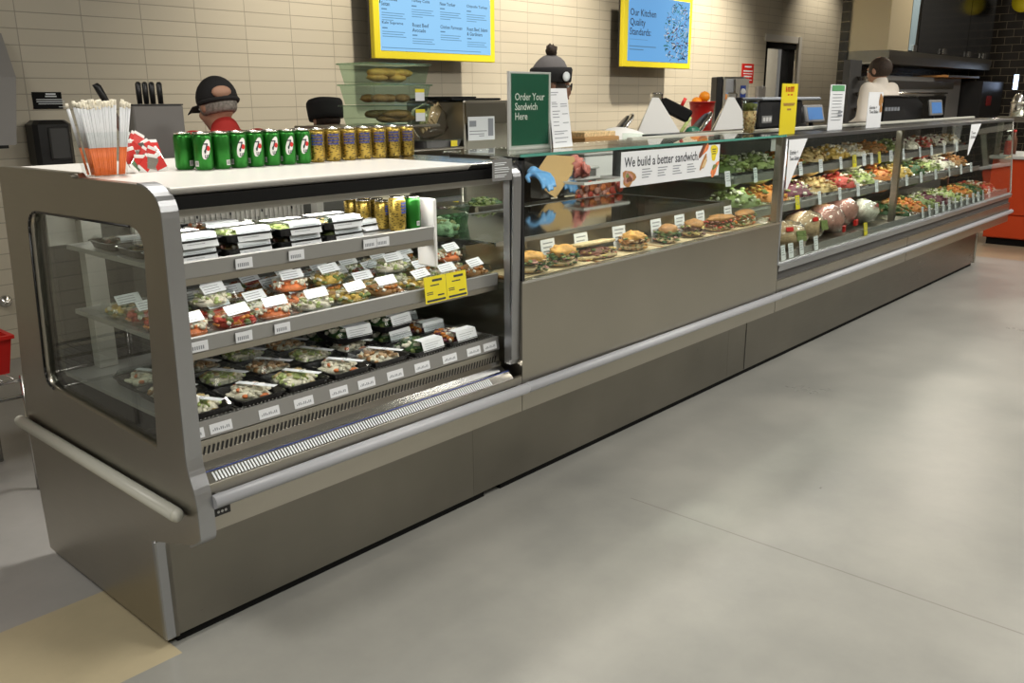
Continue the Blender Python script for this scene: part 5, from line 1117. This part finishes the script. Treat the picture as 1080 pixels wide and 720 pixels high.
# man in backwards-seen black cap and red shirt
p = P(231, 109, 1, 1.5); sc1 = .985
t, Rh = person('person in black cap and red shirt with black apron, seen from behind, head bent down', (p.x, 1.39, 0), R(4), sc1, 'skin', 'shirt_red', lean=R(7), headpos=(0, .12, p.z/sc1-.01), head_pitch=R(-13), rhand=(.16, .42, 1.02), lhand=(-.16, .42, 1.02), apron='cloth_black')
dome(Rh, .081, .099, .080, -.002, -.045).build('hair', 'hair_grey', t)
c_ = dome(Rh, .090, .108, .108, .025, .012)
c_.tube([Rh @ Vector((.086*math.sin(a), -.012-.104*math.cos(a), .010)) for a in [R(k) for k in range(-100, 101, 20)]], .011, 6)
c_.build('cap', 'cloth_black', t)
mb = MB(); mb.blob((0, -.106, .040), (.046, .020, .028), 0, 0, 0, (16, 8), Rh @ Matrix.Rotation(R(-16), 4, 'Z')); mb.v = [v for v in mb.v]; tag(mb.build('cap_opening', 'skin', t), 'half-round opening at the back of the cap')
mb = MB(); mb.loft([[tuple(Rh @ Vector((x*.075, .085+.0*x, .020-.012*x*x+dz))) for x in (-1, -.5, 0, .5, 1)]+[tuple(Rh @ Vector((x*.070, .17-.03*x*x, .006-.02*x*x+dz))) for x in (1, .5, 0, -.5, -1)] for dz in (0, .006)], True, True, 0, False); mb.build('visor', 'cloth_black', t)
# person in tall black hat
p = P(348, 120, 1, 1.62); sc2 = .86
t, Rh = person('person in a flat-topped black work hat, mostly hidden behind the gold cans', (p.x, 1.60, 0), R(-10), sc2, 'skin', 'cloth_black', lean=R(5), headpos=(0, .09, p.z/sc2-.035), head_pitch=R(-10), rhand=(.15, .40, 1.0), lhand=(-.15, .40, 1.0))
dome(Rh, .081, .099, .085, -.002, -.04).build('hair', 'hair_dark', t)
hb2 = MB(); rings = []
for z, k in ((.0, 1.0), (.03, 1.03), (.085, 1.06), (.105, 1.04), (.118, .95), (.124, .75), (.120, .3)):
    rings.append([tuple(Rh @ Vector((.104*k*math.cos(a)*(1+.02*math.sin(3*a)), -.010+.118*k*math.sin(a), z+.004*math.sin(2*a+1)))) for a in [2*math.pi*i/24 for i in range(24)]])
hb2.loft(rings, True, True); hb2.build('hat', 'cloth_black', t)
# person with pompom beanie
p = P(583, 86, 1, 1.05); sc3 = 1.02; bx, by = 2.99, 1.15
d_ = (p-Vector((bx, by, 0))); rzz = R(-138); inv = Matrix.Rotation(-rzz, 3, 'Z'); loc3 = inv @ d_
g1 = inv @ (P(581, 190, 1, .75)-Vector((bx, by, 0))); g2 = inv @ (P(596, 196, 1, .88)-Vector((bx, by, 0)))
t, Rh = person('person in grey pompom beanie and glasses, dark jacket and blue gloves, making a sandwich', (bx, by, 0), rzz, sc3, 'skin_brown', 'cloth_black', lean=R(8), headpos=(loc3.x/sc3, loc3.y/sc3, loc3.z/sc3-.02), head_pitch=R(-6), rhand=(g1.x/sc3, g1.y/sc3-.09, g1.z/sc3+.04), lhand=(g2.x/sc3-.06, g2.y/sc3-.06, g2.z/sc3+.05), glove='glove_blue')
dome(Rh, .082, .100, .090, -.004, -.05).build('hair', 'hair_dark', t)
dome(Rh, .094, .114, .135, .030, .028, cy=-.02, amt=.02).build('beanie', 'beanie_grey', t)
rings = [[tuple(Rh @ Vector((.098*k*math.cos(a), -.018+.117*k*math.sin(a), z+.012*math.sin(a)))) for a in [2*math.pi*i/28 for i in range(28)]] for z, k in ((.012, .97), (.018, 1.03), (.085, 1.03), (.095, .96))]
MB().loft(rings, True, True).build('beanie_cuff', 'cloth_black', t)
mb = MB(); mb.blob((0, -.03, .185), (.034, .034, .034), 0, 2, .22, (14, 10), Rh, 6); mb.build('pompom', 'hair_dark', t)
Mx = Rh @ Matrix.Rotation(R(38), 4, 'Z') @ Matrix.Translation((.106, .0, .052)) @ Matrix.Rotation(R(90), 4, 'Y'); MB().lathe([(.026, 0), (.026, .004), (.022, .005), (0, .005)], 20, M4=Mx).build('round_badge', 'label', t)
mb = MB()
for s_ in (-1, 1):
    mb.tube([Rh @ Vector((.032*s_+.024*math.cos(a), .106, .0+.019*math.sin(a))) for a in [2*math.pi*i/14 for i in range(15)]], .0025, 6); mb.tube([Rh @ Vector((.056*s_, .104, .006)), Rh @ Vector((.084*s_, .0, .006))], .0025, 6)
mb.tube([Rh @ Vector((-.01, .107, .004)), Rh @ Vector((.01, .107, .004))], .0025, 6); mb.build('glasses', 'black', t)
# brown paper and ham in the gloved hands
gp = P(586, 186, 1, .75)
o = thing('kraft_paper', 'sheet of tan paper held in the blue gloved hand behind the glass', 'paper', (0, 0, 0))
q = [P(564, 184, 1, .80), P(578, 163, 1, .86), P(607, 165, 1, .82), P(603, 184, 1, .76), P(586, 209, 1, .72), P(574, 200, 1, .74)]
mb = MB(); nn = Vector((0, .003, 0)); cen = sum(q, Vector())/6+Vector((0, .03, 0)); mb.add(q+[cen], [(i, (i+1) % 6, 6) for i in range(6)], 0, True); mb.add([v+nn for v in q]+[cen+nn], [((i+1) % 6, i, 6) for i in range(6)], 0, True)
mb.build('sheet', 'cardboard' if False else mat('kraft', (.50, .33, .14), .75), o)
hp = P(614, 175, 1, .80)
o = thing('ham_slices', 'bunch of pink ham slices held above the tomato container', 'meat', tuple(hp))
mb = MB(); rg = random.Random(9)
for k in range(9): mb.blob((rg.uniform(-.05, .05), rg.uniform(-.03, .03), rg.uniform(-.035, .03)), (.045, .012, .035), 0, k, .35, (12, 8), Matrix.Rotation(rg.uniform(-.8, .8), 4, 'Z') @ Matrix.Rotation(rg.uniform(-.5, .5), 4, 'X'))
mb.build('slices', mat('ham_pink', (.72, .26, .22), .45, noise_amt=.25, nscale=50), o)
o = thing('white_cutting_board', 'white cutting board above the tomato container behind the glass', 'board', (3.05, .99, 1.19)); MB().rbox(-.26, .30, -.10, .0, 0, .014, .004).build('board_body', 'white', o); MB().rbox(-.24, .28, -.09, -.01, -.139, .0, .004).build('support', 'grey', o)
# man in white
p = P(929, 74, 1, 1.15); sc4 = 1.165
t, Rh = person('person with short brown hair and white shirt, seen from behind at the cook line', (p.x-.02, 1.10, 0), R(-12), sc4, 'skin', 'shirt_white', lean=R(4), headpos=(.0, .06, p.z/sc4-.005), head_pitch=R(-6), rhand=(.30, .32, 1.10), lhand=(-.30, .25, 1.05), sleeve=.5)
c_ = dome(Rh, .084, .104, .100, .016, -.055, cy=-.016, amt=.01); c_.v = [v for v in c_.v]; c_.build('hair', 'hair_dark', t)
# ------------------------------------------------------------------ cook line
o = thing('range_hood', 'big stainless kitchen hood with dark reflections coloured into its panels above the cook line', 'hood', (10.72, 1.88, 2.0))
MB().prism([(.0, .10), (.0, .16), (.05, .16), (.05, .02), (.53, .02), (.53, .0), (.02, .0)], 0, 0, 4.6).build('skirt', 'steel', o)
MB().rbox(-.004, .0, .0, .53, .02, .16, .001).build('skirt_end', 'steel_dark', o)
MB().box(.02, 4.6, .05, .53, .16, 2.18).build('canopy_core', 'steel_dark', o)
MB().box(.0, .018, .03, .53, .161, 2.18).build('side_panel', mat('beige_reflection', (.50, .43, .29), .30, .3), o)  # beige reflected in the polished steel, painted as panel colour
MB().box(.02, .74, .03, .048, .161, 2.18).build('front_panel', 'beige_reflection', o)
mat('blue_reflection', (.35, .47, .55), .25, .3)  # light blue reflection on the hood front, built as a coloured strip
MB().prism([(.76, .18), (.98, .18), (1.12, 2.18), (.76, 2.18)], 1, .030, .048).build('pale_reflection', 'blue_reflection', o)
for a, b_ in ((1.14, 3.30), (3.32, 4.58)): MB().box(a, b_, .036, .048, .17, 2.18).build('dark_reflection', mat('dark_gloss', (.012, .012, .012), .12) if 'dark_gloss' not in M else 'dark_gloss', o)  # dark surroundings mirrored in the hood front, put into the panel colour
for x in (.86, 2.1, 3.3, 4.1): MB().rbox(x, x+.14, .0, .03, .17, .25, .004).build('fixture', 'steel_bright', o)
o = thing('oven_range', 'wide stainless oven front behind the man in white', 'oven', (10.95, 2.0, 0))
MB().rbox(0, 3.3, .0, .38, 0, 1.86, .01).build('oven_body', 'grey_mid', o); MB().box(.05, 2.9, -.012, .0, 1.70, 1.80).build('top_trim', 'steel', o); MB().box(.25, 2.6, -.014, .0, 1.05, 1.60).build('oven_door', 'dark_gloss', o)
MB().tube([(.3, -.05, 1.64), (2.5, -.05, 1.64)], .012, 8).build('door_handle', 'steel_bright', o)
o = thing('dark_cabinet', 'black cabinet right of the oven under the hood', 'cabinet', (14.3, 1.7, 0)); MB().rbox(0, 1.2, 0, .68, 0, 1.82, .01).build('cabinet_body', 'black', o); MB().rbox(.3, .55, -.01, .0, 1.45, 1.6, .004).build('indicator', mat('dim_red', (.2, .01, .01), .5), o)
o = thing('heat_shelf', 'warm wooden shelf edge under the right of the hood', 'shelf', (12.9, 1.80, 1.86)); MB().rbox(0, 1.5, 0, .5, 0, .03, .004).build('shelf_board', 'bread_crust', o); MB().rbox(0, 1.5, -.01, -.001, .0, .03, .002).build('edge', 'steel', o)
ux = P(894, 100, 1, 1.97).x; uw = P(906, 100, 1, 1.97).x-ux
o = thing('utensil_rack', 'dark rack of shiny metal pans left of the man in white', 'rack', (ux, 1.85, 0)); MB().box(0, uw, .12, .2, 0, 2.02).build('rack_body', 'dark_grey', o)
for z in (1.78, 1.6, 1.42): MB().lathe([(.0, 0), (.07, .0), (.09, .05), (.095, .05)], 16, M4=Matrix.Translation((uw*.6, .02, z))).build('pan', 'steel_bright', o)
# ------------------------------------------------------------------ orange counter at the right
o = thing('orange_counter', 'orange panelled counter at the far right beyond the deli case', 'counter', (9.82, -.9, 0))
MB().box(0, .9, 0, 1.22, .08, .94).build('carcass', 'orange_counter', o); MB().box(.04, .9, .03, 1.19, 0, .08).build('toe_kick', 'black_matte', o)
for y0, y1 in ((.0, .60), (.605, 1.22)):
    for z0, z1 in ((.09, .33), (.345, .935)): MB().rbox(-.02, -.001, y0+.004, y1-.004, z0, z1, .003).build('panel', 'orange_counter', o)
MB().rbox(-.05, .95, -.02, 1.25, .94, .975, .005).build('counter_top', 'grey_light', o)
o = thing('sneeze_guard', 'steel-framed glass sneeze guard standing on the orange counter', 'sneeze guard', (9.82, -.9, .976))
for y in (.03, .62, 1.20): MB().box(.02, .06, y-.025, y+.025, 0, .37).build('post', 'steel', o); 
MB().box(-.02, .55, -.02, 1.235, .370, .385).build('glass_shelf', 'glass', o); MB().rbox(-.03, .0, -.02, 1.235, .35, .41, .003).build('front_rail', 'steel', o)
MB().box(-.005, .0, .0, 1.2, .08, .345).build('front_glass', 'glass', o)
for y in (.35, .85): MB().box(.10, .45, y-.10, y+.10, .335, .345).build('lamp', mat('lamp_glow', (.9, .9, .8), .5, emit=(1, .93, .8), est=3) if 'lamp_glow' not in M else 'lamp_glow', o)
p = P(1071, 122, 0, 9.95)
o = thing('steel_shaker', 'stainless domed shaker standing on the sneeze guard top', 'shaker', (9.98, p.y, 1.362)); MB().lathe([(.0, 0), (.068, 0), (.070, .16), (.062, .20), (.045, .235), (.03, .26), (.0, .265)], 24).build('shaker_body', 'steel_bright', o); MB().lathe([(.071, .155), (.073, .165), (.071, .175)], 24).build('band', 'steel', o)
p = P(1063, 160, 0, 10.0)
o = thing('ketchup_bottle', 'red squeeze bottle with white cap on the orange counter', 'bottle', (9.98, p.y, .976)); MB().lathe([(.0, 0), (.035, 0), (.037, .12), (.030, .15)], 18).build('bottle_body', 'red', o); MB().lathe([(.022, .15), (.020, .17), (.008, .21), (.0, .21)], 14).build('cap', 'white', o)
p = P(1074, 158, 0, 10.2)
o = thing('dark_bottle', 'dark brown sauce bottle beside the red bottle on the orange counter', 'bottle', (10.15, p.y+.05, .976)); MB().lathe([(.0, 0), (.04, 0), (.04, .16), (.02, .2), (.018, .24), (.0, .24)], 18).build('bottle_body', 'meat', o); MB().lathe([(.020, .235), (.020, .26), (.0, .26)], 14).build('cap', 'red', o)
for i, (y, pal) in enumerate(((-.35, ['cream', 'meat']), (-.65, ['tomato', 'cheese']))): hotel_pan(10.1, y, .976, .26, .24, .05, pal, 500+i, ('steel pan of pale toppings on the orange counter, nearer the deli case', 'steel pan of red toppings on the orange counter, farther right')[i])
pa, pb_, pc = P(1066, 95, 0, 15.5), P(1072, 95, 0, 15.5), P(1072, 78, 0, 15.5)
o = thing('wall_light', 'small upright blue-white lit panel on the black tiled wall', 'light', (15.57, pb_.y, pa.z)); MB().rbox(0, .03, 0, pa.y-pb_.y, 0, pc.z-pa.z, .004).build('housing', 'steel', o); MB().box(-.004, -.001, .008, pa.y-pb_.y-.008, .01, pc.z-pa.z-.01).build('panel', mat('cool_glow', (.7, .8, 1), .5, emit=(.55, .70, 1), est=4), o)
p = P(1079, 2, 0, 15.4)
o = thing('round_sign', 'round yellow hanging sign cut off at the top right corner', 'sign', (15.4, p.y, p.z)); MB().lathe([(.0, 0), (.155, 0), (.155, .03), (.0, .03)], 32, M4=Matrix.Rotation(R(-90), 4, 'Y')).build('disc', 'yellow', o); MB().tube([(-.015, 0, .155), (-.015, 0, 4.2-p.z)], .006, 6).build('hanger', 'black', o)
